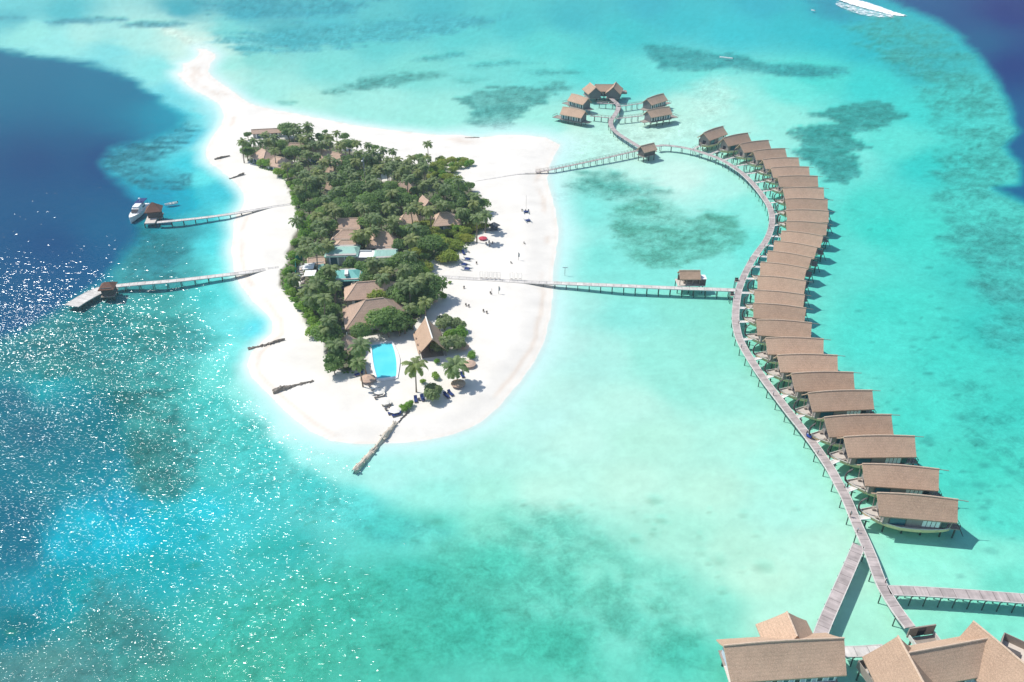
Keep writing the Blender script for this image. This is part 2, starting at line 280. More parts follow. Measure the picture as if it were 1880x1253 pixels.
CP="""20 5 120 215 225|20 26 105 200 215|60 60 160 238 236|150 58 178 240 238|250 66 178 240 238|300 47 170 238 236|120 20 95 200 215|330 15 75 180 200|450 22 85 190 208|420 55 130 222 225|520 58 95 192 206|600 30 95 200 215|700 45 100 202 212|700 75 112 215 220|800 20 85 195 210|850 60 105 215 220|950 40 90 205 215|1050 30 80 195 210|1000 80 105 220 222|1150 60 80 205 215|1250 30 75 200 215|1350 50 75 205 220|1450 40 70 200 215|1520 60 65 200 215|1600 80 60 195 210|1680 110 65 185 200|1540 8 60 165 195|1400 8 70 190 212|1200 8 75 192 212
100 78 160 238 240|200 98 140 228 236|280 125 150 236 240|330 170 130 226 240|380 205 165 238 248|350 255 95 208 232|345 300 80 208 228|370 325 110 230 240|300 362 20 170 204|330 362 30 178 206|390 350 80 205 225|420 395 110 230 240|380 398 80 192 208|340 420 75 168 184|400 450 95 225 235|415 490 120 238 240|290 372 0 160 195|355 215 120 226 240|372 265 140 236 245|365 290 110 225 240|270 405 40 150 175|245 430 40 130 165
345 82 212 246 240|326 64 200 244 240|300 53 195 242 238|352 100 205 245 240|400 88 195 243 238|370 82 215 246 240|415 140 190 243 238|376 150 185 242 242
420 118 170 240 235|480 108 145 228 226|500 160 170 240 236|600 120 135 226 226|560 188 180 242 234|700 190 170 241 236|800 210 165 240 234|900 243 165 240 234|760 127 135 226 224|900 110 128 225 225|1000 128 120 226 226|1080 120 100 220 222|1000 228 165 242 235|1060 245 195 248 240|1080 230 190 247 238|1180 240 200 249 240|1150 150 110 224 225|1250 200 192 248 240|1350 172 160 242 236|1350 225 185 247 240|1200 140 120 228 228|1450 160 120 235 230|1420 210 160 243 236|1500 140 95 225 222|1600 150 80 218 220|1700 200 85 220 220|1600 380 90 222 215|1700 300 75 212 212|1650 260 110 230 225|1620 420 80 220 212|1560 460 75 215 208|1700 430 85 222 214|1780 500 80 210 205|1830 600 70 205 200|1650 560 85 222 212|1750 650 80 218 208|1850 750 75 210 200|1600 620 90 225 215|1700 760 85 222 210|1800 850 80 215 200|1850 950 95 225 210|1750 870 85 222 208|1820 1020 140 240 222|1700 1020 155 244 225|1850 1060 120 228 210|1750 1050 155 244 225|1800 1150 140 238 218|1700 1140 155 242 222|1620 1140 175 242 222|1560 1060 172 240 218|1680 1080 168 246 226|1540 290 110 230 225|1490 350 90 225 220|1300 150 120 230 228|1285 260 180 247 240|1380 270 150 242 235
1060 290 180 248 240|1150 300 190 248 240|1250 320 200 249 242|1330 340 165 243 235|1370 380 125 234 226|1080 385 120 232 226|1045 440 150 240 234|1060 470 128 234 226|1100 470 115 230 222|1380 450 95 225 218|1180 500 115 229 220|1300 480 115 230 222|1050 560 160 238 230|1150 570 125 230 221|1250 560 122 223 209|1320 570 122 223 206|1320 640 128 224 207|1040 640 178 240 232|1100 650 165 238 227|1200 650 138 229 214|1250 700 140 230 214|1350 720 145 232 216|1150 740 178 239 224|1000 720 185 244 232|1050 800 182 240 225|1200 800 172 237 217|1350 800 166 239 220|1450 830 152 240 222|1300 900 178 239 217|1450 930 165 242 224|1150 880 182 239 219|1400 1050 182 240 216|1500 1000 182 243 222|1350 1000 170 233 210|1430 1130 172 240 218|1250 970 155 229 207
900 830 185 246 234|950 785 195 248 238|800 850 180 245 236|700 870 178 245 238|620 850 170 243 238|570 825 175 245 242|530 785 190 246 244|490 750 165 240 238|800 900 160 239 227|900 900 170 239 223|1000 900 178 239 220|985 760 185 246 236
650 920 112 222 218|560 890 82 206 206|700 960 92 210 200|800 960 112 216 201|900 950 142 227 209|1000 980 112 212 193|900 1030 95 205 188|1000 1080 92 205 186|1100 1050 112 215 193|1200 1080 118 218 197|1150 1150 97 208 189|1250 1200 93 206 189|1300 1120 118 216 196|1000 1180 87 202 183|850 1150 77 195 178|750 1060 77 195 182|700 1200 82 195 176|550 1200 77 185 166|600 1100 72 190 176|450 1230 77 175 158|400 1130 67 185 180|500 1000 62 185 182|420 960 72 200 206|380 930 50 200 216|1330 1220 105 212 194
450 900 72 200 206|400 860 77 195 196|480 830 82 206 206|430 790 87 205 201|380 740 82 200 198|330 700 82 190 186|400 690 112 220 216|450 720 150 238 233|430 640 130 234 234|420 590 115 226 230|380 620 97 205 206|460 596 110 232 246|330 570 92 195 195|280 600 82 175 171|200 600 62 150 160|120 620 57 140 150|40 650 57 135 150|200 680 62 150 155|100 670 57 145 150|280 680 77 175 175|300 545 77 172 176|380 545 82 202 206|420 550 105 226 230|340 500 82 178 186|400 520 105 222 226|300 470 62 145 165|440 575 140 236 238
30 740 10 120 145|90 718 20 165 178|60 800 0 112 140|150 780 8 112 136|200 745 30 112 125|50 900 0 106 140|150 880 0 136 162|210 850 0 150 172|220 930 0 168 198|180 960 0 192 217|120 1000 0 182 207|240 970 10 192 217|30 1000 0 118 147|60 1080 0 155 177|150 1080 16 166 178|280 1030 42 172 182|330 960 40 185 200|260 830 62 142 142|290 870 67 152 152|290 780 72 166 166|20 1150 20 132 147|200 1150 52 152 152|100 1220 90 152 152|30 1240 82 142 147|300 1220 72 166 156|-300 800 0 95 140|-200 1150 10 120 145|600 1450 80 190 170|1300 1450 100 210 190|1900 1300 130 235 215|2100 700 60 190 190|2200 900 60 195 190|2000 1100 110 225 208"""
cps=np.array([[float(t) for t in e.split()] for ln in CP.split('\n') for e in ln.split('|')])
_m=(cps[:,0]>960)&(cps[:,0]<1600)&(cps[:,1]>230)&(cps[:,1]<1180); cps[_m,2]+=(255-cps[_m,2])*.17; cps[_m,3]+=(255-cps[_m,3])*.25; cps[_m,4]+=(255-cps[_m,4])*.22
def lin(a):
    a=np.asarray(a,float)/255; return np.where(a<=0.04045,a/12.92,((a+0.055)/1.055)**2.4)
# outline, colour, edge softness (plan px), edge raggedness (plan px), amount, break-up
PATCH=[
 ([(376,93),(350,86),(325,71),(298,56),(286,48),(306,45),(340,61),(372,80),(392,92)],(228,249,241),9,8,0.85,0.1),
 ([(1538,0),(1600,14),(1662,30),(1612,31),(1560,20)],(165,225,232),5,5,0.8,0.3),
 ([(1285,146),(1330,140),(1350,190),(1310,220),(1285,205),(1262,170)],(212,250,242),22,14,0.6,0.2),
 ([(1130,225),(1290,205),(1300,250),(1180,262),(1060,300),(1040,268)],(205,250,242),24,14,0.6,0.2),
 ([(345,216),(362,226),(332,262),(292,292),(300,310),(345,320),(350,334),(322,352),(262,352),(232,338),(198,308),(190,290),(214,274),(280,252)],(72,142,168),10,16,0.95,0.5),
 ([(250,410),(330,420),(352,470),(330,520),(262,535),(205,560),(160,570),(150,545),(236,498)],(70,145,160),16,20,0.7,0.4),
 ([(80,37),(120,31),(230,30),(234,37),(150,42),(90,42)],(88,170,192),4,5,0.9,0.2),
 ([(215,45),(262,37),(330,36),(354,42),(300,49)],(88,168,188),4,5,0.9,0.2),
 ([(340,-8),(720,-8),(650,20),(560,30),(470,32),(370,24)],(70,168,192),8,18,0.8,0.5),
 ([(-30,29),(50,28),(46,33),(-30,34)],(88,170,192),4,3,0.8,0.1),
 ([(385,68),(470,55),(560,44),(680,34),(860,26),(950,26),(860,52),(700,74),(560,88),(460,98),(430,88)],(84,184,202),8,18,0.9,0.35),
 ([(585,166),(650,150),(662,138),(720,130),(800,129),(826,135),(762,144),(702,158),(640,168),(592,174)],(92,170,175),4,9,0.9,0.5),
 ([(742,107),(852,93),(860,98),(782,109)],(82,180,190),3,5,0.9,0.3),
 ([(856,115),(940,106),(1000,112),(950,117),(872,122)],(88,188,195),4,6,0.8,0.4),
 ([(826,144),(880,138),(896,144),(852,152)],(100,190,192),4,6,0.7,0.4),
 ([(838,182),(870,164),(940,154),(1036,149),(1048,156),(1012,170),(990,190),(962,210),(930,236),(884,236),(852,218),(874,205),(860,192)],(92,170,175),5,16,0.95,0.25),
 ([(508,187),(545,187),(540,192),(515,192)],(110,195,195),3,3,0.9,0.1),
 ([(950,126),(1060,127),(1066,134),(985,134)],(85,178,185),4,6,0.8,0.4),
 ([(1180,80),(1230,78),(1290,92),(1350,96),(1402,112),(1480,116),(1552,124),(1562,131),(1520,139),(1440,134),(1330,124),(1220,126),(1200,112)],(72,165,177),5,10,0.92,0.2),
 ([(1440,243),(1475,230),(1530,222),(1512,208),(1470,204),(1520,194),(1560,185),(1622,180),(1652,196),(1662,210),(1625,228),(1562,240),(1592,262),(1600,268),(1560,276),(1586,296),(1584,316),(1555,336),(1526,326),(1494,300),(1458,270),(1482,250)],(76,165,170),4,14,0.97,0.12),
 ([(1036,342),(1070,318),(1100,308),(1135,312),(1140,325),(1200,333),(1242,348),(1215,360),(1130,362),(1070,354)],(92,180,176),9,16,0.9,0.35),
 ([(1128,402),(1136,378),(1190,363),(1232,370),(1262,396),(1305,380),(1352,398),(1362,440),(1342,458),(1282,464),(1248,480),(1198,480),(1150,458),(1128,432)],(100,184,174),9,18,0.95,0.45),
 ([(1005,356),(1040,352),(1060,362),(1020,370)],(110,205,200),6,6,0.6,0.4),
 ([(1560,40),(1640,28),(1720,60),(1800,130),(1860,210),(1866,262),(1850,340),(1900,420),(1900,640),(1830,620),(1795,520),(1745,440),(1725,330),(1735,240),(1690,150),(1600,90)],(84,178,180),18,46,0.85,0.6),
 ([(1735,600),(1900,560),(1900,900),(1800,820),(1750,700)],(70,185,180),30,50,0.55,1.0),
 ([(190,700),(300,690),(352,745),(378,820),(350,880),(300,905),(262,890),(245,850),(250,800),(205,752),(150,716)],(54,126,132),18,34,0.8,0.9),
 ([(150,1040),(220,1060),(260,1130),(330,1200),(260,1260),(-80,1400),(-80,1195),(90,1195),(150,1140)],(78,140,146),24,34,0.55,0.85),
 ([(880,955),(1010,940),(1120,1010),(1250,1090),(1340,1200),(1300,1330),(300,1330),(420,1080),(600,1020),(760,1000)],(72,186,166),50,60,0.5,1.0),
 ([(0,610),(130,560),(330,560),(380,640),(330,720),(200,712),(60,700),(0,690)],(52,128,140),30,40,0.6,0.7),
 ([(560,860),(700,935),(820,960),(760,1000),(600,960),(480,900),(380,800),(330,700),(430,735)],(75,195,195),22,30,0.5,0.6),
]
DEEP=[([(-900,60),(0,90),(60,99),(150,112),(210,126),(250,148),(284,172),(318,196),(342,214),(328,236),(280,256),(214,276),(190,296),(205,322),(236,350),(262,372),(252,400),(240,440),(222,480),(196,512),(150,545),(110,568),(60,596),(0,622),(-900,860)],20,12),
 ([(1600,-20),(1650,8),(1710,34),(1752,58),(1792,98),(1830,150),(1858,205),(1866,246),(1846,268),(1870,300),(1870,338),(1826,346),(1880,372),(2000,420),(3200,520),(3200,-20)],15,8),
 ([(-900,690),(0,690),(60,712),(80,745),(118,700),(160,716),(205,752),(238,790),(236,840),(200,880),(120,930),(60,1000),(-20,1110),(-900,1500)],44,40)]
DCOL=[[(0,150,30,120,165),(200,160,30,125,170),(60,300,12,92,148),(200,300,10,90,148),(100,450,6,90,145),(20,580,0,95,145),(200,420,8,105,155),(320,215,20,150,190)],
 [(1680,10,25,100,160),(1860,20,8,70,145),(1860,120,5,80,148),(1800,80,20,105,160),(1875,220,0,108,165),(1875,320,0,112,165),(2300,200,5,85,150)],
 [(20,740,6,110,142),(60,800,0,108,140),(200,800,5,118,142),(120,860,0,122,150),(20,950,0,108,142),(-200,900,0,95,140),(90,710,10,150,172),(150,890,0,138,165)]]
def idw(px,py,pts,p=3.6):
    num=np.zeros(px.shape+(3,)); den=np.zeros(px.shape); cl=lin(pts[:,2:5])
    for (x,y),c in zip(pts[:,:2],cl):
        d=((px-x)**2+((py-y)*YS)**2+60.0)**(-p/2); den+=d; num+=d[...,None]*c
    return num/den[...,None]
NU,NV=620,430
u=np.linspace(-1.0,1.0,NU); 
rows=np.concatenate([np.linspace(1700,-120,NV-14),-270+150*np.array([.86,.72,.58,.46,.36,.28,.2,.14,.1,.07,.05,.035,.025,.018])])
# ground distances grow towards the horizon; the sheet fans out with distance
vv=rows-626.5; tt=H/(F*ST+vv*CT); Yr=(F*CT-vv*ST)*tt; Dr=np.maximum(F*tt,0)
X=(u[None,:]*np.sign(u[None,:])**0)*1500*(Dr[:,None]/F); Y=np.repeat(Yr[:,None],NU,1)
fw=Y*CT+H*ST; PX=940+F*X/fw; PY=626.5+F*(-(Y*ST-H*CT))/fw
nx=(fbm(X/14,Y/14,3)-.5)*2; ny=(fbm(X/14,Y/14,9)-.5)*2
n2x=(fbm(X/3.5,Y/3.5,21,3)-.5)*2; n2y=(fbm(X/3.5,Y/3.5,27,3)-.5)*2
WX=PX+nx*14+n2x*3; WY=PY+ny*6+n2y*1.5
R=idw(WX,WY,cps)
brk=fbm(X/7,Y/5,41,5,0.62); brk2=fbm(X/2.2,Y/2.2,45,4,0.6)
brkL=fbm(X/24,Y/13,91,4,0.6); n3=(fbm(X/1.6,Y/1.3,111,2)-.5)*2; n4=(fbm(X/17,Y/2.6,121,4,0.62)-.5)*2
reefm=np.zeros(PX.shape)
for poly,col,soft,rag,amt,bk in PATCH:
    d=sdist(PX+nx*rag+n2x*rag*.45,PY+(ny*rag+n2y*rag*.45)/YS*.8,poly)+n4*min(rag,16)*1.1+n3*min(rag,20)*.35
    m=sstep(-soft*1.3,soft*1.3,d)*amt*(1-bk*sstep(0.40,0.64,.45*brk+.55*brkL+0.3*(brk2-.5)))
    R=R*(1-m[...,None])+lin(col)*m[...,None]; reefm=np.maximum(reefm,m)
deepm=np.zeros(PX.shape); drop=np.zeros(PX.shape); rim=np.zeros(PX.shape)
for (poly,soft,rag),dc in zip(DEEP,DCOL):
    d=sdist(PX+nx*rag+n2x*rag*.25,PY+(ny*rag+n2y*rag*.25)/YS,poly)
    m=sstep(-soft,soft,d); c=idw(WX,WY,np.array(dc,float),2.2)*np.array([.4,1.1,1.0])
    R=R*(1-m[...,None])+c*m[...,None]; deepm=np.maximum(deepm,m); drop=np.maximum(drop,sstep(90,520,d)); rim=np.maximum(rim,sstep(-110,-22,d))
# far ocean beyond the reef
far=sstep(-20,-110,PY); R=R*(1-far[...,None])+lin((15,85,150))*far[...,None]; deepm=np.maximum(deepm,far)
# mottling of the bottom: coral heads and wave caustics painted into the bed colour
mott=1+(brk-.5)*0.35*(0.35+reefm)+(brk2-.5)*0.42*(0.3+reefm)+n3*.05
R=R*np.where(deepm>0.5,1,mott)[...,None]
# scattered coral heads on the sandy flats to the east and south
def dots(cx,cy,n,sx,sy,seed,col=(60,150,150)):
    global R
    r=np.random.default_rng(seed)
    for k in range(n):
        a=P(r.normal(cx,sx),r.normal(cy,sy)); s=abs(r.normal(0.5,0.45))+0.25
        m=np.clip(1-(((X-a.x)/s/1.6)**2+((Y-a.y)/s)**2),0,1)*r.uniform(.2,.6)
        R=R*(1-m[...,None])+lin(col)*m[...,None]
dots(1790,470,60,50,60,1); dots(1700,700,60,70,90,2); dots(1810,850,50,50,60,3); dots(1700,600,40,60,90,4); dots(1200,1000,60,140,60,5,(100,190,170)); dots(1740,250,60,40,70,6); dots(1560,420,20,60,60,7); dots(1820,1120,16,40,20,8,(110,200,185)); dots(560,1090,90,260,90,9,(62,160,145))
isl=sdist(PX+nx*2.5+n2x*1.5,PY+(ny*2.5+n2y*1.5)/YS,ISLAND)
cosv=H/np.sqrt(X*X+Y*Y+H*H); REFL=np.array([.6,.8,1.45])*(.022+.055*sstep(120,480,np.sqrt(X*X+Y*Y)))[...,None]
Rw=np.maximum(R-REFL,R*0.2)/ELUX*1.07*np.array([.98,.97,.905])
# sand colour near the shore
near=sstep(-42,-1,(isl+nx*5)*(1-.45*np.maximum(sstep(760,900,PX),sstep(640,760,PY))))**1.6*np.where(deepm>.5,0,1)
Rw=Rw*(1-near[...,None]*.8)+np.array([0.50,0.70,0.655])*near[...,None]*.8
n2_=sstep(-16,2,isl+nx*4)[...,None]*.75*np.where(deepm>.5,0,1)[...,None]; Rw=Rw*(1-n2_)+np.array([.60,.66,.60])*n2_
kr,kg,kb=0.45,0.045,0.06
Rw=np.clip(Rw,0.0006,0.9)
depth=np.clip(np.log(np.maximum(1.04*Rw[...,1]/Rw[...,0],1.001))/(2*(kr-kg)),0,4.6)
T2=np.stack([np.exp(-2*k*depth) for k in (kr,kg,kb)],-1)
bed=np.clip(Rw/T2,0.01,0.86)
scat=deepm*0.97
zb=-0.25-1.25*sstep(-10,-160,isl)*(1-rim)
zb=zb*(1-drop)+(-8)*drop
edge=sstep(-14,0,isl); zb=zb*(1-edge)+0.02*edge 
land=sstep(0,60,isl); zt=0.02+land*1.15+np.clip(isl,0,8)*0.012+(brk-.5)*0.12*land
spit=sstep(270,120,PY); Z=np.where(isl>0,zt*(1-.6*spit),zb)
sand=np.array([0.70,0.665,0.60]); wet=sstep(9,0,isl)*(isl>0)
sv=1+(fbm(X/9,Y/5,60,5)-.5)*0.2+(brk2-.5)*0.05
sandc=sand*sv[...,None]; sandc=sandc*(1-0.06*wet[...,None]*np.array([.3,.8,1.3]))
# reddish berm line left by the tide
berm=np.exp(-((isl-17-6*nx)/5)**2)*sstep(0.45,0.6,fbm(X/25,Y/25,71)); sandc=sandc*(1-berm[...,None]*np.array([.08,.15,.20]))
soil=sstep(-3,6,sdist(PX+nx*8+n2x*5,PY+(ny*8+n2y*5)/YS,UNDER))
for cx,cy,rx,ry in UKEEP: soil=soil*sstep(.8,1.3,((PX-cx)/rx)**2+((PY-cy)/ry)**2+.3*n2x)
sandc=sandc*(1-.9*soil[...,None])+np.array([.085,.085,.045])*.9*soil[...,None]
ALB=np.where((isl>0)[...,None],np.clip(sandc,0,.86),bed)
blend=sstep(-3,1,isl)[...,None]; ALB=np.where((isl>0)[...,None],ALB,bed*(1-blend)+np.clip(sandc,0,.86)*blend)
def sheet(name,XX,YY,ZZ,mask,attrs,mat):
    nr,nc=XX.shape; idx=-np.ones(nr*nc,np.int64); i,j=np.nonzero(mask); base=i*nc+j
    q=np.stack([base,base+1,base+nc+1,base+nc],1); used=np.unique(q); idx[used]=np.arange(len(used)); q=idx[q]
    me=bpy.data.meshes.new(name); me.vertices.add(len(used)); co=np.stack([XX,YY,ZZ],-1).reshape(-1,3)[used].astype(np.float32)
    me.vertices.foreach_set('co',co.ravel()); me.loops.add(len(q)*4); me.loops.foreach_set('vertex_index',q.ravel().astype(np.int32))
    me.polygons.add(len(q)); me.polygons.foreach_set('loop_start',np.arange(0,len(q)*4,4,dtype=np.int32)); me.polygons.foreach_set('use_smooth',[True]*len(q))
    me.update(calc_edges=True)
    for k,(dat) in attrs.items():
        if dat.ndim==3:
            a=me.attributes.new(k,'FLOAT_COLOR','POINT'); d=np.concatenate([dat,np.ones(dat.shape[:2]+(1,))],-1).reshape(-1,4)[used]; a.data.foreach_set('color',d.astype(np.float32).ravel())
        else:
            a=me.attributes.new(k,'FLOAT','POINT'); a.data.foreach_set('value',dat.ravel()[used].astype(np.float32))
    me.materials.append(mat); o=bpy.data.objects.new(name,me); C.objects.link(o); return tag(o,kind='structure')
# sand / bed material
T=NT('sand_and_bed'); b=T.n('ShaderNodeBsdfDiffuse'); at=T.n('ShaderNodeAttribute',attribute_name='alb'); rf=T.n('ShaderNodeAttribute',attribute_name='reef')
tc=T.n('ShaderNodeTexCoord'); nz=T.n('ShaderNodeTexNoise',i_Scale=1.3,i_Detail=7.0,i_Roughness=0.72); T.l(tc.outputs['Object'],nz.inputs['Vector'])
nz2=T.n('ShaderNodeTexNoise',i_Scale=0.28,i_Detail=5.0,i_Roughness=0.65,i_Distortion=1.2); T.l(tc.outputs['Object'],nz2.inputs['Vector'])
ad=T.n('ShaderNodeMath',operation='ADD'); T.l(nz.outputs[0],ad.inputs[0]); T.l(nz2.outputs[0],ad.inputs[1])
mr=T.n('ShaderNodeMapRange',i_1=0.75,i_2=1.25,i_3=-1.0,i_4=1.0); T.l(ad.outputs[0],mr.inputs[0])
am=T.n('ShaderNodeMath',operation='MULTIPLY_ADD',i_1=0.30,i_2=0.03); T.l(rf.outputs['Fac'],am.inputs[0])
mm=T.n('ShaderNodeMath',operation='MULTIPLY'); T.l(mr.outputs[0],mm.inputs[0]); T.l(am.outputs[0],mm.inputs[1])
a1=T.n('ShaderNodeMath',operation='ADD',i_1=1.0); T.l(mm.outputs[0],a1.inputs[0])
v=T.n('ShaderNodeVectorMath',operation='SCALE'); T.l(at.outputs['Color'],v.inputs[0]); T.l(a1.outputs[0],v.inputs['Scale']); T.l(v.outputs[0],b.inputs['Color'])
T.l(b.outputs[0],T.out.inputs[0]); M['bed']=T.m
reefa=np.clip(reefm*0.9+0.26*sstep(0.0,3.0,depth),0,1)*(isl<0)
cellmax=np.maximum.reduce([isl[:-1,:-1],isl[1:,:-1],isl[:-1,1:],isl[1:,1:]])
beachm=np.zeros(isl.shape,bool); beachm[:-1,:-1]=cellmax>0
allm=np.zeros(isl.shape,bool); allm[:-1,:-1]=True
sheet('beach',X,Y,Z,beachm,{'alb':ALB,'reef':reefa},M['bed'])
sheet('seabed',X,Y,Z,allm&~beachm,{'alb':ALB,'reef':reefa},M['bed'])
# water
T=NT('lagoon_water'); tr=T.n('ShaderNodeBsdfTransparent'); df=T.n('ShaderNodeBsdfDiffuse'); gl=T.n('ShaderNodeBsdfGlossy',i_Roughness=0.15,distribution='BECKMANN')
t1=T.n('ShaderNodeAttribute',attribute_name='tint'); t2=T.n('ShaderNodeAttribute',attribute_name='scatter'); t3=T.n('ShaderNodeAttribute',attribute_name='murk'); t4=T.n('ShaderNodeAttribute',attribute_name='rough')
T.l(t1.outputs['Color'],tr.inputs[0]); T.l(t2.outputs['Color'],df.inputs[0])
geo=T.n('ShaderNodeNewGeometry'); mp=T.n('ShaderNodeMapping'); T.l(geo.outputs['Position'],mp.inputs[0]); mp.inputs['Rotation'].default_value=(0,0,math.radians(-12)); mp.inputs['Scale'].default_value=(0.33,1.15,1.0)
w1=T.n('ShaderNodeTexNoise',i_Scale=1.7,i_Detail=0.5,i_Roughness=0.4); T.l(mp.outputs[0],w1.inputs['Vector'])
w2=T.n('ShaderNodeTexNoise',i_Scale=0.22,i_Detail=2.0); T.l(mp.outputs[0],w2.inputs['Vector'])
ws=T.n('ShaderNodeMath',operation='MULTIPLY_ADD',i_1=2.2); T.l(w2.outputs[0],ws.inputs[0]); T.l(w1.outputs[0],ws.inputs[2])
# gusts: patches of livelier water
w3=T.n('ShaderNodeTexNoise',i_Scale=0.035,i_Detail=3.0); T.l(mp.outputs[0],w3.inputs['Vector'])
g=T.n('ShaderNodeMapRange',i_1=0.3,i_2=0.7,i_3=0.75,i_4=1.2); T.l(w3.outputs[0],g.inputs[0])
gm=T.n('ShaderNodeMath',operation='MULTIPLY'); T.l(g.outputs[0],gm.inputs[0]); T.l(t4.outputs['Fac'],gm.inputs[1])
wh=T.n('ShaderNodeMath',operation='MULTIPLY'); T.l(ws.outputs[0],wh.inputs[0]); T.l(gm.outputs[0],wh.inputs[1])
bp=T.n('ShaderNodeBump',i_Strength=1.0,i_Distance=0.85); T.l(wh.outputs[0],bp.inputs['Height'])
T.l(bp.outputs[0],gl.inputs['Normal'])
fr=T.n('ShaderNodeFresnel',i_IOR=1.33)
m1=T.n('ShaderNodeMixShader'); T.l(t3.outputs['Fac'],m1.inputs[0]); T.l(tr.outputs[0],m1.inputs[1]); T.l(df.outputs[0],m1.inputs[2])
bp2=T.n('ShaderNodeBump',i_Strength=0.35,i_Distance=0.42); T.l(ws.outputs[0],bp2.inputs['Height']); T.l(bp2.outputs[0],df.inputs['Normal'])
m2=T.n('ShaderNodeMixShader'); fmn=T.n('ShaderNodeMath',operation='MINIMUM',i_1=0.03); T.l(fr.outputs[0],fmn.inputs[0]); T.l(fmn.outputs[0],m2.inputs[0]); T.l(m1.outputs[0],m2.inputs[1]); T.l(gl.outputs[0],m2.inputs[2]); T.l(m2.outputs[0],T.out.inputs[0])
M['water']=T.m
cellmin=np.minimum.reduce([isl[:-1,:-1],isl[1:,:-1],isl[:-1,1:],isl[1:,1:]])
wm=np.zeros(isl.shape,bool); wm[:-1,:-1]=cellmin<1.5
# open, exposed side is livelier; the lagoon behind the boardwalk and the shore shallows are calm
ro=0.35+0.65*sstep(900,350,PX+0.35*(620-PY)); ro=ro*(0.25+0.75*sstep(-4,-40,isl)); ro=np.maximum(ro,deepm*0.8)*(0.25+0.75*sstep(330,900,PY))*(1+0.3*sstep(420,0,PX)*sstep(800,1150,PY))*(1-.22*sstep(300,700,PX))
sheet('water',X,Y,np.zeros(X.shape),wm,{'tint':np.sqrt(T2),'scatter':np.clip(Rw*(2-scat)[...,None],0,.9),'murk':scat,'rough':ro},M['water'])
# ------------------------------------------------------------------ roofs
def slope_roof(A,B,halfw,ze,hipA=0.0,hipB=0.0,bow=0.0,over=0.35,thick=0.3,n=12,m=5,rk=0.0,gap=None):
    """gable or hipped thatch roof between ridge ends A and B (world), eave height ze. rk: how far the eave falls short of the ridge at each gable."""
    A=Vector(A);B=Vector(B); d=(B-A); L=math.hypot(d.x,d.y); ux=Vector((d.x/L,d.y/L,0)); uy=Vector((-ux.y,ux.x,0))
    mb=MB(); top={}
    for side in (-1,1):
        for i in range(n+1):
            t=i/n
            for j in range(m+1):
                s=j/m
                x0=0;x1=L; ex0=-hipA+rk*(hipA<=0); ex1=L+hipB-rk*(hipB<=0)
                x=(x0+(x1-x0)*t)*(1-s)+(ex0+(ex1-ex0)*t)*s
                zr=A.z+(B.z-A.z)*t+bow*(math.sin(PI*min(1,t*1.0))**1.0)*(1-0.4*t)
                z=zr*(1-s)+ze*s-0.10*math.sin(PI*s)*(zr-ze)*0.35
                jit=0.012*math.sin(i*2.3+j*1.7+side)
                top[(side,i,j)]=Vector((A.x,A.y,0))+ux*x+uy*(side*halfw*s)+Vector((0,0,z+jit))
    base=len(mb.v); idx={}
    for k,p in top.items(): idx[k]=len(mb.v); mb.v.append(tuple(p))
    for k,p in top.items(): idx[('b',)+k]=len(mb.v); mb.v.append((p.x,p.y,p.z-thick))
    for side in (-1,1):
        for i in range(n):
            for j in range(m):
                q=[idx[(side,i,j)],idx[(side,i+1,j)],idx[(side,i+1,j+1)],idx[(side,i,j+1)]]
                r=[idx[('b',side,i,j)],idx[('b',side,i,j+1)],idx[('b',side,i+1,j+1)],idx[('b',side,i+1,j)]]
                if side==1: q=q[::-1]; r=r[::-1]
                mb.f+= [tuple(q[::-1]),tuple(r[::-1])]
            a=(side,i,m); b=(side,i+1,m); mb.f.append((idx[a],idx[b],idx[('b',)+b],idx[('b',)+a]))
        for i in (0,n):
            for j in range(m):
                a=(side,i,j); b=(side,i,j+1); mb.f.append((idx[a],idx[b],idx[('b',)+b],idx[('b',)+a]))
    if hipA>0 or hipB>0:
        for i,h in ((0,hipA),(n,hipB)):
            if h<=0: continue
            apx=top[(-1,i,0)]; c0=top[(-1,i,m)]; c1=top[(1,i,m)]
            g={}
            for j in range(m+1):
                for k in range(5):
                    a=top[(-1,i,j)]; b=top[(1,i,j)]; p=a.lerp(b,k/4); g[(j,k)]=len(mb.v); mb.v.append((p.x,p.y,p.z+0.004))
            for j in range(m):
                for k in range(4):
                    f=(g[(j,k)],g[(j+1,k)],g[(j+1,k+1)],g[(j,k+1)]); mb.f.append(f if i==0 else f[::-1])
    return mb,top,n,m
def roof_obj(root,A,B,halfw,ze,mat,ridgemat=None,ridge_r=0.22,sub=None,**kw):
    mb,top,n,m=slope_roof(A,B,halfw,ze,**kw); o=mb.build('roof',mat,root,smooth=False)
    if ridgemat:
        r=MB(); pts=[top[(-1,i,0)]+Vector((0,0,0.04)) for i in range(n+1)]; r.tube(pts,ridge_r,6)
        if kw.get('hipA',0)>0: r.tube([top[(-1,0,j)] for j in range(m+1)],ridge_r*.6,5); r.tube([top[(1,0,j)] for j in range(m+1)],ridge_r*.6,5)
        if kw.get('hipB',0)>0: r.tube([top[(-1,n,j)] for j in range(m+1)],ridge_r*.6,5); r.tube([top[(1,n,j)] for j in range(m+1)],ridge_r*.6,5)
        r.build('ridge_cap',ridgemat,o)
    return o,top,n,m
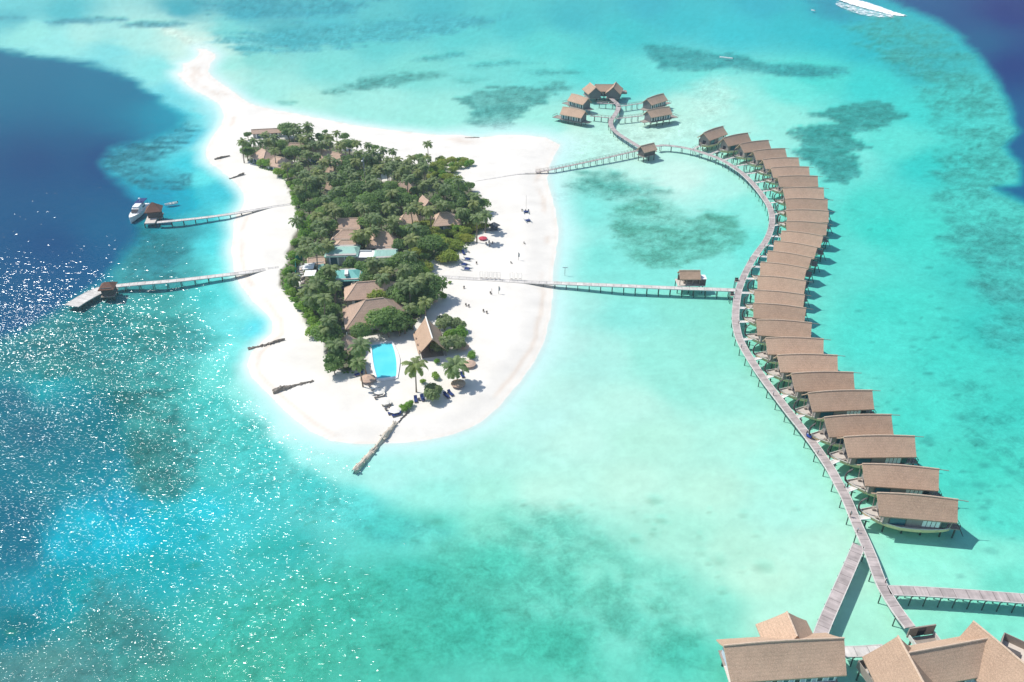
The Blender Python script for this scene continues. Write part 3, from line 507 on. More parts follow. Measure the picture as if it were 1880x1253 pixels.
# ------------------------------------------------------------------ decks on piles
def smooth_path(pts,step=1.2):
    out=[]; n=len(pts)
    for i in range(n-1):
        p0=pts[max(i-1,0)];p1=pts[i];p2=pts[i+1];p3=pts[min(i+2,n-1)]; k=max(1,int((p2-p1).length/step))
        for a in range(k):
            t=a/k; out.append(0.5*((2*p1)+(-p0+p2)*t+(2*p0-5*p1+4*p2-p3)*t*t+(-p0+3*p1-3*p2+p3)*t**3))
    out.append(pts[-1]); return out
def ribbon(path,w,thick,mat,name,parent,offset=0.0,dz=0.0):
    me_v=[];f=[];run=[];L=0
    for i,p in enumerate(path):
        d=(path[min(i+1,len(path)-1)]-path[max(i-1,0)]); d.z=0; d.normalize(); s=Vector((d.y,-d.x,0)); c=p+s*offset
        if i: L+=(p-path[i-1]).length
        for a,b in ((-1,0),(1,0),(1,-1),(-1,-1)): me_v.append(tuple(c+s*(a*w/2)+Vector((0,0,dz+b*thick)))); run.append(L)
    for i in range(len(path)-1):
        a=i*4;b=a+4
        for k in range(4): f.append((a+k,b+k,b+(k+1)%4,a+(k+1)%4))
    f+= [(0,1,2,3),(len(me_v)-1,len(me_v)-2,len(me_v)-3,len(me_v)-4)]
    me=bpy.data.meshes.new(name); me.from_pydata(me_v,[],[t[::-1] for t in f]); me.materials.append(mat)
    at=me.attributes.new('run','FLOAT','POINT'); at.data.foreach_set('value',np.array(run,dtype=np.float32))
    o=bpy.data.objects.new(name,me); C.objects.link(o); o.parent=parent; return o
PILE=MB(); PILE.tube([(0,0,0),(0,0,-1)],0.13,6); _p=PILE.build('piling',M['pile']); PILE_ME=_p.data; bpy.data.objects.remove(_p)
BR=MB(); BR.bar((0,-0.5,0),(0,0.5,0),0.16,0.2); _p=BR.build('crossbeam',M['pile']); BEAM_ME=_p.data; bpy.data.objects.remove(_p)
def piles(path,w,parent,step,depth=3.0,topz=-0.2,beam=True,maxn=96):
    L=0;nx=step*0.5;n=0; extra=MB()
    for i in range(1,len(path)):
        seg=(path[i]-path[i-1]); l=seg.length
        while L+l>=nx:
            t=(nx-L)/l; p=path[i-1].lerp(path[i],t); d=seg.normalized(); s=Vector((d.y,-d.x,0)).normalized()
            for sd in (-1,1):
                q=p+s*(sd*(w/2-0.12))
                if n<maxn:
                    o=bpy.data.objects.new('piling',PILE_ME); C.objects.link(o); o.parent=parent; o.location=q+Vector((0,0,topz)); o.scale=(1,1,depth+p.z); n+=1
                else: extra.tube([q+Vector((0,0,topz)),q+Vector((0,0,-depth-p.z))],0.13,5)
            if beam: extra.bar(p+s*(-w*0.62)+Vector((0,0,topz)),p+s*(w*0.62)+Vector((0,0,topz)),0.18,0.2)
            nx+=step
        L+=l
    if extra.v: tag(extra.build('crossbeams' if beam else 'pilings',M['pile'],parent),kind='stuff')
def rails(path,w,parent,step=2.0,h=1.0,mat='wood'):
    for sd in (-1,1):
        r=MB(); L=0; nx=0; off=[]
        for i,p in enumerate(path):
            d=(path[min(i+1,len(path)-1)]-path[max(i-1,0)]); d.z=0; d.normalize(); s=Vector((d.y,-d.x,0)); off.append(p+s*(sd*(w/2-0.06)))
        r.tube([q+Vector((0,0,h)) for q in off],0.06,4)
        for i in range(1,len(off)):
            l=(off[i]-off[i-1]).length
            while L+l>=nx:
                q=off[i-1].lerp(off[i],(nx-L)/l); r.bar(q,q+Vector((0,0,h)),0.09); nx+=step
            L+=l
        r.build('railing',M[mat],parent)
def pier(name,pts,w,label,cat,mat='plank',z=1.7,step=4.0,rail=False,edge=True,group=None,endz=None,beam=True,raisedrail=1.0):
    wp=[P(x,y,z) for x,y in pts]
    if endz is not None:
        n=len(wp)
        for i,pz in enumerate(endz): wp[i]=P(pts[i][0],pts[i][1],pz)
    path=smooth_path(wp)
    root=empty(name,(0,0,0),0,label,cat,group)
    ribbon(path,w,0.14,M[mat],'deck',root)
    if edge:
        for sd in (-1,1): ribbon(path,0.16,0.3,M['edge'],'edge_beam',root,offset=sd*(w/2+0.082),dz=0.05)
    piles(path,w,root,step,beam=beam)
    if rail: rails(path,w,root,h=raisedrail)
    return root,path
BW=[(1204.7,268.7),(1218,267),(1238.7,268.7),(1259,272),(1279,277),(1307,286.2),(1326,294.3),(1345.3,305.7),(1362.6,318.2),(1377.9,332.6),(1391.3,347.9),(1402.8,363.2),(1412.3,378.5),(1417,394),(1417.2,409.7),(1413.5,426.4),(1404.5,445),(1391,463),(1380.4,479),(1370.8,496.5),(1362.9,514),(1356.7,531.6),(1353.2,549),(1351,568),(1350.5,587),(1353,605),(1357,620),(1366,639),(1378.3,659.7),(1391.8,680.5),(1407,702),(1421,720.5),(1437,741.5),(1452.7,761.8),(1473.7,788),(1494.8,816),(1511,839.5),(1527,864),(1540.2,889),(1551,908.5),(1561.4,932.3),(1572,958.7),(1580.7,978),(1589.8,998),(1601.8,1027),(1611,1053),(1621.5,1078),(1637,1104.7),(1654.7,1130.5),(1671,1152)]
main,MP=pier('boardwalk',BW,2.05,'long grey plank boardwalk curving past the whole row of boat-hulled villas','boardwalk',step=5.6)
pier('boardwalk',[(1577,1001),(1563,1034),(1548,1068),(1532,1104),(1514,1145),(1504,1172)],2.3,'straight grey plank boardwalk branching down to the lone gabled house roof at the bottom edge','boardwalk',step=4.5)
pier('boardwalk',[(1632,1084),(1680,1085.5),(1740,1089),(1800,1093),(1850,1097),(1900,1101),(1960,1107)],2.3,'grey plank boardwalk on stilts running off the right edge of the photo','boardwalk',step=2.9)
pier('boardwalk',[(1545,1196.5),(1580,1196),(1625,1193)],2.1,'short pale plank boardwalk linking the two big houses at the bottom edge','boardwalk',mat='plankpale',step=4.0)
pier('boardwalk',[(1117,177),(1122,181),(1128,186),(1134,192),(1135,199),(1132,206),(1127,214),(1122,221),(1121.5,229),(1126,237),(1134,245),(1146,253),(1160,261.5),(1176,271)],2.6,'s-shaped grey boardwalk from the small junction hut up to the far u-shaped house','boardwalk',step=6,edge=False)
pier('jetty',[(803,508),(850,511),(905,514),(960,517.5),(1010,519.5),(1060,521.5),(1120,524),(1180,526.5),(1240,529),(1300,531),(1352,533)],1.9,'straight jetty from the east beach to the curved boardwalk past the open pavilion','jetty',mat='plankpale',step=4.0,endz=[1.35,1.35,1.35,1.4,1.6],beam=False)
pier('jetty',[(984,316.5),(1010,312),(1050,303.5),(1090,295),(1130,286),(1175,275.5)],1.5,'thin railed footbridge slanting from the north-east beach up to the small junction hut','jetty',step=4,rail=True,endz=[0.9,1.5],edge=False)
pier('jetty',[(533,375.5),(500,380),(460,387),(420,393.5),(380,399),(340,403.5),(288,408.5)],1.7,'narrow pale jetty from the west beach out to the pyramid-roofed hut beside the white yacht','jetty',mat='plankpale',step=4.6,endz=[1.3,1.3,1.5],beam=False)
pier('jetty',[(492,494),(450,500.5),(400,506.5),(350,512.5),(300,517.5),(250,521.5),(204,526)],2.1,'wide pale jetty from the west beach to the hut before the angled landing stage','jetty',mat='plankpale',step=4.6,endz=[1.2,1.5],beam=False)
pier('landing_stage',[(189,531),(172,538),(150,550),(131,562)],5.2,'wide pale landing stage at the far end of the lower west jetty','landing stage',mat='plankpale',step=4.5,beam=False)
# ------------------------------------------------------------------ boat-hulled villas
ORD=['','second','third','fourth','fifth','sixth','seventh','eighth','ninth','tenth','eleventh','twelfth','thirteenth','fourteenth','fifteenth','sixteenth','seventeenth','eighteenth','nineteenth','twentieth']
VR=6.0; LV=16.8; RZ=8.55
def villa_proto():
    root=empty('overwater_villa')
    x0,x1=-LV/2,LV/2
    # hull: stations along x, prow at -x
    st=[(-10.6,0.1,3.0,2.7),(-10.0,0.6,2.75,1.9),(-8.9,1.3,2.45,1.3),(-7.3,2.15,2.2,0.8),(-5.2,2.9,2.05,0.45),(-3,3.45,1.95,0.3),(0,3.6,1.95,0.25),(3,3.45,1.95,0.3),(6,3.0,2.0,0.5),(7.6,2.5,2.05,0.7)]
    hb=MB(); rings=[]
    for x,wd,zt,zk in st:
        n=len(hb.v); prof=[(-1,zt),(-0.97,(zt*0.4+zk*0.6)),(-0.66,zk+0.12),(0,zk-0.08),(0.66,zk+0.12),(0.97,(zt*0.4+zk*0.6)),(1,zt)]
        for a,z in prof: hb.v.append((x,a*wd,z))
        rings.append(n)
    for a,b in zip(rings,rings[1:]):
        for k in range(6): hb.f.append((a+k,a+k+1,b+k+1,b+k))
    hb.f.append(tuple(rings[0]+k for k in range(7))[::-1]); hb.f.append(tuple(rings[-1]+k for k in range(7)))
    hull=hb.build('hull',M['hull'],root,smooth=True)
    g=MB()
    for sd in (-1,1): g.tube([(x,sd*wd,zt+0.05) for x,wd,zt,zk in st],0.13,5)
    g.build('gunwale',M['hulltrim'],hull)
    dk=MB(); 
    for (xa,wa,za,_),(xb,wb,zb_,_) in zip(st[1:],st[2:]): dk.quad((xa,-wa+0.05,za-0.15),(xb,-wb+0.05,zb_-0.15),(xb,wb-0.05,zb_-0.15),(xa,wa-0.05,za-0.15))
    dk.build('deck',M['deckpale'],root)
    pr=MB(); pts=[(-10.3,0,2.4),(-11.0,0,3.1),(-11.25,0,4.1),(-11.1,0,5.2),(-10.6,0,6.1),(-10.0,0,6.6)]
    pr.tube(pts,[0.3,0.28,0.25,0.22,0.2,0.16],6); pr.build('prow_post',M['wooddark'],root,smooth=True)
    # cabin
    wl=MB(); z0,z1=1.85,5.5; hy=2.75
    wl.box((0.0,0,(z0+z1)/2),(13.2,hy*2,z1-z0)); 
    for x in (-6.6,6.6): # gable infill
        wl.poly([(x,-hy,z1),(x,hy,z1),(x,0,RZ-0.8)] if x>0 else [(x,hy,z1),(x,-hy,z1),(x,0,RZ-0.8)])
    wall=wl.build('wall',M['wall'],root)
    for sd in (-1,1):
        y=sd*(hy+0.03)
        wi=MB(); wi.box((-3.6,y,3.2),(3.3,0.10,2.3)); f=wi.build('window',M['glass'],root)
        fr=MB(); 
        for x in (-5.3,-1.9): fr.box((x,y+sd*0.02,3.2),(0.16,0.16,2.5))
        fr.box((-3.6,y+sd*0.02,4.45),(3.5,0.16,0.14)); fr.build('window_frame',M['wooddark'],f)
        for k in range(4):
            lv=MB(); lv.box((1.9+k*0.92,y+sd*0.05,3.3),(0.74,0.12,2.0)); lv.build('shutter',M['louvre'],root)
        w2=MB(); w2.box((5.95,y,3.3),(1.15,0.10,2.3)); w2.build('window',M['glassdark'],root)
        tr=MB(); tr.box((-5.95,y,3.0),(0.7,0.08,1.7)); tr.build('door',M['wood'],root)
    fd=MB(); fd.box((-6.65,0,2.9),(0.1,1.8,2.1)); fd.build('door',M['glassdark'],root)
    fb=MB(); fb.box((6.65,0,2.9),(0.1,3.2,2.1)); fb.build('window',M['glassdark'],root)
    
    for q,sz_ in (((-7.4,1.3,2.35),(0.7,0.7,0.5)),((-7.4,-1.4,2.35),(0.6,0.6,0.45))):
        st_=MB(); st_.box(q,sz_); st_.build('deck_seat',M['wood'],root)
    # roof
    r,top,n,m=roof_obj(root,(x0,0,RZ-0.2),(x1,0,RZ-0.2),3.75,5.05,M['thatch'],M['ridge'],0.16,bow=0.5,rk=0.45,n=14)
    bs=MB(); bs.bar((x1-0.3,0,RZ-0.25),(x1+2.2,0,RZ-0.5),0.13); bs.build('ridge_pole',M['wood'],root)
    po=MB()
    for sd in (-1,1):
        for x in (7.3,-7.2): po.bar((x,sd*2.6,1.9),(x,sd*3.1,5.0),0.16)
    po.build('roof_post',M['wood'],root)
    sdk=MB(); sdk.box((8.4,0,1.75),(2.6,4.8,0.2)); ad=sdk.build('rear_deck',M['wood'],root)
    rl=MB()
    for y in (-2.2,2.2):
        rl.bar((6.9,y,2.8),(9.7,y,2.8),0.08)
        for k in range(5): rl.bar((7.0+k*0.66,y,1.85),(7.0+k*0.66,y,2.8),0.07)
    rl.bar((9.7,-2.2,2.8),(9.7,2.2,2.8),0.08)
    for k in range(5): rl.bar((9.7,-2.2+k*1.1,1.85),(9.7,-2.2+k*1.1,2.8),0.07)
    rl.build('railing',M['wooddark'],root)
    ld=MB(); ld.bar((9.9,-1.2,1.8),(11.2,-1.9,-0.6),0.12); ld.bar((9.9,-0.5,1.8),(11.2,-1.2,-0.6),0.12)
    for k in range(5): ld.bar((9.9+k*0.26,-1.2-k*0.14,1.6-k*0.45),(9.9+k*0.26,-0.5-k*0.14,1.6-k*0.45),0.08)
    ld.build('ladder',M['wooddark'],root)
    for x in (-9.5,-5.5,-1.5,2.5,6.5,9.2):
        for y in (-1.6,1.6):
            o=bpy.data.objects.new('piling',PILE_ME); C.objects.link(o); o.parent=root; o.location=(x,y,1.3); o.scale=(1.6,1.6,4.2)
    return root
V=[(1291.7,243.5,1327.5,231.1),(1328,253,1373,243.5),(1358.3,264.2,1411,256.9),(1382.7,277,1441.8,272.2),(1400.5,292.3,1466.2,289.1),(1415.2,307.7,1485.5,306.1),(1427.3,323.9,1501.5,323),(1437.2,345,1512.6,344.6),(1441.5,364.7,1520,366),(1443,385.2,1522,387),(1443.6,406.1,1519.5,410.5),(1434.8,423.3,1511.8,433),(1421.7,442.1,1501,453.5),(1409.9,460.2,1490.4,472.3),(1396.6,480.7,1481.8,491.6),(1391.3,505.8,1480.6,515),(1385.3,532.5,1478.2,540.4),(1383.1,556.2,1480.6,565),(1388.8,586.4,1491,592.2),(1405.4,619.8,1512.4,621.7),(1427.3,651.3,1537.9,651.7),(1452.7,685,1567.5,682.9),(1483.4,720.6,1601.9,715.8),(1513.2,765.3,1637,760.4),(1549.2,801.3,1680,799.9),(1583.4,850.7,1724.7,860.4),(1610.2,903.9,1759.8,916.5)]
vp=villa_proto()
def villa_label(i):
    n=27-i  # 1 = nearest the camera
    if n==1: return 'nearest boat-hulled villa of the curved row, showing its whole olive hull'
    if n==27: return 'far-end villa of the curved row, standing a little apart beside its long footbridge'
    if n<=14: return f'{ORD[n-1]} boat-hulled thatched villa up the curved row from its near end'
    return f'{ORD[27-n]} boat-hulled thatched villa along the curved row from its far end'
MPp=[p for p in MP]
for i,(ax,ay,bx,by) in enumerate(V):
    a=P(ax,ay,RZ); b=P(bx,by,RZ); d=b-a; o=vp if i==0 else copy_tree(vp)
    L=math.hypot(d.x,d.y); o.location=((a.x+b.x)/2,(a.y+b.y)/2,0); o.rotation_euler=(0,0,math.atan2(d.y,d.x)); s=L/LV
    o.scale=(max(.86,min(1.09,s)),max(.9,min(1.06,s)),1.0)
    tag(o,villa_label(i),'villa','boat-hulled villas in a curved row over the lagoon')
    # bridge
    cz,sz=math.cos(o.rotation_euler.z),math.sin(o.rotation_euler.z)
    def loc(x,y,z): x*=o.scale[0]; y*=o.scale[1]; return Vector((o.location.x+x*cz-y*sz,o.location.y+x*sz+y*cz,z))
    tgt=loc(-8.8,-1.3,2.3) if i>=10 else loc(-9.6,-0.4,2.4)
    near=min(MPp,key=lambda p:(p-tgt).length); dirn=Vector((near.x-tgt.x,near.y-tgt.y,0)); 
    if i<10:
        aim=tgt-Vector((cz,sz,0))*40; near=min(MPp,key=lambda p:(p.xy-tgt.xy).length+0.9*abs((p-tgt).x*(-sz)+(p-tgt).y*cz))
    e=tgt-near; e.z=0; e.normalize(); start=near+e*1.15
    n=27-i
    root=empty('gangway' if i>=10 else 'footbridge',(0,0,0),0,None,'gangway' if i>=10 else 'footbridge','gangways joining the boardwalk to the villas')
    lab=villa_label(i)
    who=('nearest villa' if n==1 else 'far-end villa' if n==27 else f'{ORD[n-1]} villa from the near end' if n<=14 else f'{ORD[27-n]} villa from the far end')
    root['label']=(f'pale gangway from the boardwalk to the {who}' if i>=10 else f'thin railed footbridge to the {who}')
    pth=[start.lerp(tgt,k/6) for k in range(7)]
    ribbon(pth,1.25,0.12,M['plankpale'],'deck',root)
    if i<10:
        rails(pth,1.25,root,step=2.4,h=0.9); piles(pth,1.3,root,3.4,beam=False)
    else:
        g=MB(); [g.bar(pth[0]+Vector((e.y,-e.x,0))*(sd*.62)+Vector((0,0,.05)),pth[-1]+Vector((e.y,-e.x,0))*(sd*.62)+Vector((0,0,.05)),0.12,0.2) for sd in (-1,1)]; g.build('edge_beam',M['white'],root)
# ------------------------------------------------------------------ big u-shaped water houses and other huts
def shed(root,A,B,halfw,ze,wallmat,z0=1.6,inset=0.9,wx=0.8,roofmat='thatch',ridge='ridge',windows=0,bow=0.4,rk=0.5,hipA=0,hipB=0,wy=None,front=None,n=12,stil=True,skipwall=False,gables=True):
    A=Vector(A);B=Vector(B); d=B-A; L=math.hypot(d.x,d.y); ang=math.atan2(d.y,d.x); ux=Vector((math.cos(ang),math.sin(ang),0)); uy=Vector((-ux.y,ux.x,0)); mid=(A+B)/2
    o,top,nn,m=roof_obj(root,A,B,halfw,ze,M[roofmat],M[ridge] if ridge else None,0.2,bow=bow,rk=rk,hipA=hipA,hipB=hipB,n=n)
    if skipwall: return o
    LL=L+(hipA+hipB)-2*wx; c=mid+ux*((hipB-hipA)/2); wz=ze+0.45; W=halfw-inset
    wb=MB(); wb.box((c.x,c.y,(z0+wz)/2),(LL,W*2,wz-z0),ang)
    zr=min(A.z,B.z)
    if gables:
      for e,h in ((-1,hipA),(1,hipB)):
        if h<=0:
            q=c+ux*(e*LL/2); pts=[q-uy*W,q+uy*W,q]
            pts=[(pts[0].x,pts[0].y,wz),(pts[1].x,pts[1].y,wz),(pts[2].x,pts[2].y,zr-0.5)]
            wb.poly(pts if e>0 else pts[::-1])
    w_=wb.build('wall',M[wallmat],root)
    for sd in (-1,1):
        for k in range(windows):
            t=(k+0.5)/windows-0.5; q=c+ux*(t*LL)+uy*(sd*(W+0.04)); 
            wi=MB(); wi.box((q.x,q.y,(z0+ze)/2+0.1),(LL/windows*0.45,0.1,(ze-z0)*0.72),ang); f=wi.build('window',M['glassdark' if k%2 else 'glass'],root)
            fr=MB()
            for e in (-1,1):
                q2=q+ux*(e*LL/windows*0.27)+uy*(sd*0.03); fr.box((q2.x,q2.y,(z0+ze)/2+0.1),(LL/windows*0.1,0.12,(ze-z0)*0.8),ang)
            fr.build('window_frame',M['white'],f)
    if stil:
        k=max(2,int(LL/4)); 
        for i in range(k+1):
            for sd in (-1,1):
                q=c+ux*((i/k-0.5)*LL*0.96)+uy*(sd*W*0.85); p=bpy.data.objects.new('piling',PILE_ME); C.objects.link(p); p.parent=root; p.location=(q.x,q.y,z0-0.1); p.scale=(1.5,1.5,z0+2.6)
        fl=MB(); fl.box((c.x,c.y,z0-0.15),(LL+0.8,W*2+1.2,0.25),ang); fl.build('floor_deck',M['wood'],root)
    return o
# near left house
h1=empty('water_house',(0,0,0),0,'gabled thatched water house with a rear wing, alone at the bottom edge','house')
shed(h1,P(1328.5,1186,8.6),P(1550,1172,8.6),4.6,4.4,'wallblue',windows=9,bow=0.45,rk=0.6,n=18,wx=1.7)
shed(h1,P(1463.7,1169,8.3),P(1444.5,1123.4,8.7),5.0,4.6,'wall',windows=2,bow=0.1,rk=-0.9,n=8)
br=MB(); a=P(1340,1240,1.7); br.box((a.x+1,a.y-1.5,1.65),(3,7,0.2),0.05); br.build('side_deck',M['deckpale'],h1)
# near right complex
h2=empty('water_house',(0,0,0),0,'big u-shaped thatched water house with two splayed wings at the bottom right corner','house')
shed(h2,P(1648.5,1168,9.4),P(1712,1285,9.4),5.4,4.2,'wallblue',windows=4,bow=0.1,rk=0.2,n=12,wx=1.6)
shed(h2,P(1668,1199,9.0),P(1822,1171,9.0),4.2,4.6,'wallblue',windows=4,bow=0.0,rk=0.0,n=12,wx=2)
shed(h2,P(1786.4,1141,9.6),P(1905,1240,9.6),5.4,4.2,'wallblue',windows=4,bow=0.1,rk=0.2,n=12,wx=1.6)
gt=empty('entrance_gate',(0,0,0),0,'timber gate wall with a dark doorway where the boardwalk meets the bottom right house','gate')
a=P(1664,1170,1.75); b=P(1712,1163,1.75); ux=(b-a).normalized(); uy=Vector((-ux.y,ux.x,0)); L=(b-a).length; ang=math.atan2(ux.y,ux.x)
g=MB(); c=a.lerp(b,.5)
for t,wd in ((0.17,0.34),(0.83,0.34)): q=a.lerp(b,t); g.box((q.x,q.y,3.0),(L*wd,0.25,2.6),ang)
q=a.lerp(b,.5); g.box((q.x,q.y,4.15),(L*0.32,0.25,0.3),ang)
g.build('gate_wall',M['wood'],gt)
g=MB(); g.box((q.x,q.y,2.85),(L*0.30,0.12,2.3),ang); g.build('door',M['glassdark'],gt)
g=MB(); q=a.lerp(b,.55)-uy*3.2; g.box((q.x,q.y,1.65),(L*0.98,5.8,0.2),ang); 
g.build('deck',M['wood'],gt)
for sd in (-.46,.5):
    g=MB(); q1=a.lerp(b,.5+sd*.98)-uy*0.1; g.box((q1.x-uy.x*2.4,q1.y-uy.y*2.4,2.2),(0.2,4.6,0.9),ang); g.build('parapet',M['edge'],gt)
for x,y in ((.05,-1),(.95,-1),(.05,-5),(.95,-5)):
    q=a.lerp(b,x)+uy*y; p=bpy.data.objects.new('piling',PILE_ME); C.objects.link(p); p.parent=gt; p.location=(q.x,q.y,1.6); p.scale=(1.5,1.5,4)
def screened_deck(cx,cy,w,l,ang,label):
    r=empty('screened_terrace',(0,0,0),0,label,'terrace'); c=P(cx,cy,1.7); 
    f=MB(); f.box((c.x,c.y,1.6),(w,l,0.2),ang); f.build('deck',M['deckpale'],r); ca,sa=math.cos(ang),math.sin(ang)
    for dx,dy,sx,sy in ((-w/2,0,.15,l),(w/2,0,.15,l),(0,l/2,w,.15),(0,-l/2,w,.15)):
        s_=MB(); s_.box((c.x+dx*ca-dy*sa,c.y+dx*sa+dy*ca,2.6),(sx,sy,1.8),ang); s_.build('screen_wall',M['wood'],r)
    t=MB(); t.box((c.x,c.y,1.95),(w*.5,l*.3,.5),ang); t.build('bench',M['wooddark'],r)
    for i in (-1,1):
        for j in (-1,1):
            p=bpy.data.objects.new('piling',PILE_ME); C.objects.link(p); p.parent=r; x_,y_=i*w*.4,j*l*.4; p.location=(c.x+x_*ca-y_*sa,c.y+x_*sa+y_*ca,1.5); p.scale=(1.4,1.4,3.8)
screened_deck(1609,1246,4.2,6.0,math.radians(14),'timber screened terrace left of the big house in the bottom right corner')
screened_deck(1859,1201,4.6,5.0,math.radians(-38),'timber screened terrace at the right edge behind the bottom right house')
# far cluster
h3=empty('water_house',(0,0,0),0,'far u-shaped thatched water house at the top end of the s-shaped boardwalk','house')
shed(h3,P(1083,152,8.2),P(1094,161,8.2),4.8,4.4,'wallgrey',rk=-0.6,bow=0.0,n=6,inset=1.2)
shed(h3,P(1092,155.5,7.6),P(1128,155.5,7.6),4.4,4.4,'wallgrey',rk=0,bow=0.0,n=8,windows=3,inset=1.2)
shed(h3,P(1131,150.5,8.4),P(1126,160.5,8.4),4.8,4.4,'wallgrey',rk=-0.6,bow=0.0,n=6,inset=1.2)
g=MB(); a=P(1143,171,1.7); g.box((a.x,a.y,2.2),(5,5,1.2)); g.build('side_deck',M['wood'],h3)
FAR=[(1049,172.5,1080,181.5,'far','water villa on the left of the s-shaped boardwalk, upper of the two there'),(1033,196.5,1075,204.5,'far','water villa on the left of the s-shaped boardwalk, lower of the two there'),(1218.5,172,1187,182,'r','water villa on the right of the s-shaped boardwalk, upper of the two there'),(1229,196,1188,203.5,'r','water villa on the right of the s-shaped boardwalk, lower of the two there')]
LINK=[((1131,191),(1096,189)),((1123,217),(1083,213)),((1134,196),(1180,189.5)),((1131,218),(1181,212.5))]
for (ax,ay,bx,by,k,lab),(p0,p1) in zip(FAR,LINK):
    r=empty('water_villa',(0,0,0),0,lab,'villa','four water villas around the s-shaped boardwalk')
    shed(r,P(ax,ay,7.7),P(bx,by,7.5),3.9,4.5,'wallgrey',windows=4,rk=0.4,bow=0.5,n=10,inset=1.1)
    a=P(ax,ay,0);b=P(bx,by,0); A=P(ax,ay,7.7); B=P(bx,by,7.5); e=(A-B); e.z=0; e.normalize()
    g=MB(); q=A+e*2.2; g.box((q.x,q.y,1.6),(5.5,5.5,0.25),math.atan2(e.y,e.x)); g.build('sea_deck',M['wood'],r)
    g=MB(); q=A+e*4.9; s=Vector((-e.y,e.x,0)); g.bar(q-s*2.6+Vector((0,0,2.8-q.z)),q+s*2.6+Vector((0,0,2.8-q.z)),0.12); 
    for t in (-2.6,-1.3,0,1.3,2.6): g.bar(q+s*t+Vector((0,0,1.7-q.z)),q+s*t+Vector((0,0,2.8-q.z)),0.1)
    g.build('railing',M['wooddark'],r)
    g=MB(); q=B-e*1.4; g.box((q.x,q.y,1.6),(3.6,4.2,0.25),math.atan2(e.y,e.x)); g.build('porch',M['wood'],r)
    kk=FAR.index((ax,ay,bx,by,k,lab)); side='upper left' if kk==0 else 'lower left' if kk==1 else 'upper right' if kk==2 else 'lower right'
    pier('footbridge',[p0,((p0[0]+p1[0])/2,(p0[1]+p1[1])/2),p1],1.4,f'thin railed footbridge to the {side} villa of the far cluster','footbridge',step=4,rail=True,edge=False,beam=False,group='footbridges of the far cluster')
# junction hut, jetty pavilion, jetty huts
r=empty('junction_hut',(0,0,0),0,'small thatched hut where the boardwalks meet at the head of the curve','hut')
shed(r,P(1176,268.5,6.6),P(1201,262.5,6.6),3.0,4.0,'wooddark',rk=0.2,bow=0.0,n=6,inset=0.9)
g=MB(); q=P(1190,276,1.7); g.box((q.x,q.y,1.65),(7.5,6,0.2),0.2); g.build('deck',M['wood'],r)
r=empty('pavilion',(0,0,0),0,'open-sided thatched pavilion with a service hut above the straight jetty','pavilion')
A=P(1247,497,6.3);B=P(1286,497,6.3); shed(r,A,B,2.7,4.2,'wood',rk=0.0,bow=0.0,n=6,skipwall=True)
q=(A+B)/2
for dx in (-3.4,-1.1,1.1,3.4):
    for dy in (-2,2): g=MB(); g.bar((q.x+dx,q.y+dy,1.6),(q.x+dx,q.y+dy,4.6),0.2); g.build('post',M['wood'],r)
g=MB(); g.box((q.x+0.6,q.y,1.6),(9.6,5.4,0.22)); g.build('deck',M['deckpale'],r)
g=MB(); g.box((q.x,q.y+2.0,2.7),(6.6,0.2,2.0)); g.build('back_wall',M['wooddark'],r)
g=MB(); g.box((q.x+4.6,q.y-0.5,2.7),(1.9,3.4,2.2)); hb_=g.build('service_hut',M['wooddark'],r); g=MB(); g.box((q.x+4.8,q.y-0.2,3.86),(2.2,3.4,0.12)); g.build('hut_roof',M['white'],hb_)
g=MB(); g.box((q.x-0.3,q.y-0.6,2.1),(3.2,1.2,0.8)); g.build('bench',M['wood'],r)
for dx in (-4,0,4.6):
    for dy in (-2.2,2.2): p=bpy.data.objects.new('piling',PILE_ME); C.objects.link(p); p.parent=r; p.location=(q.x+dx,q.y+dy,1.5); p.scale=(1.3,1.3,3.6)
r=empty('jetty_hut',(0,0,0),0,'pyramid-roofed red-brown hut on the pale platform beside the white yacht','hut')
A=P(277.5,372,7.6);B=P(281,371.7,7.6); shed(r,A,B,3.4,4.6,'wooddark',hipA=2.9,hipB=2.9,bow=0,rk=0,n=4,roofmat='thatch_dark',ridge=None,inset=1.0,z0=1.6)
c=P(277,403,1.6); g=MB(); g.poly([P(265,410.5,1.75),P(284,409.5,1.75),P(291,396,1.75),P(271,396.5,1.75)]); g.poly([P(265,410.5,1.2),P(271,396.5,1.2),P(291,396,1.2),P(284,409.5,1.2)])
ps=[P(265,410.5,1.75),P(284,409.5,1.75),P(291,396,1.75),P(271,396.5,1.75)]
for i in range(4): a,b=ps[i],ps[(i+1)%4]; g.quad(a,b,b+Vector((0,0,-.55)),a+Vector((0,0,-.55)))
g.build('platform',M['deckpale'],r)
for p_ in ps: o=bpy.data.objects.new('piling',PILE_ME); C.objects.link(o); o.parent=r; o.location=p_*1.0+Vector((0,0,-.3)); o.scale=(1.8,1.8,5)
r=empty('jetty_hut',(0,0,0),0,'small brown-roofed hut between the wide pale jetty and the landing stage','hut')
shed(r,P(191,518.5,5.6),P(200,517.8,5.6),2.9,4.0,'wooddark',hipA=1.8,hipB=1.8,bow=0,rk=0,n=4,roofmat='thatch_dark',ridge=None,inset=0.5,z0=1.5)
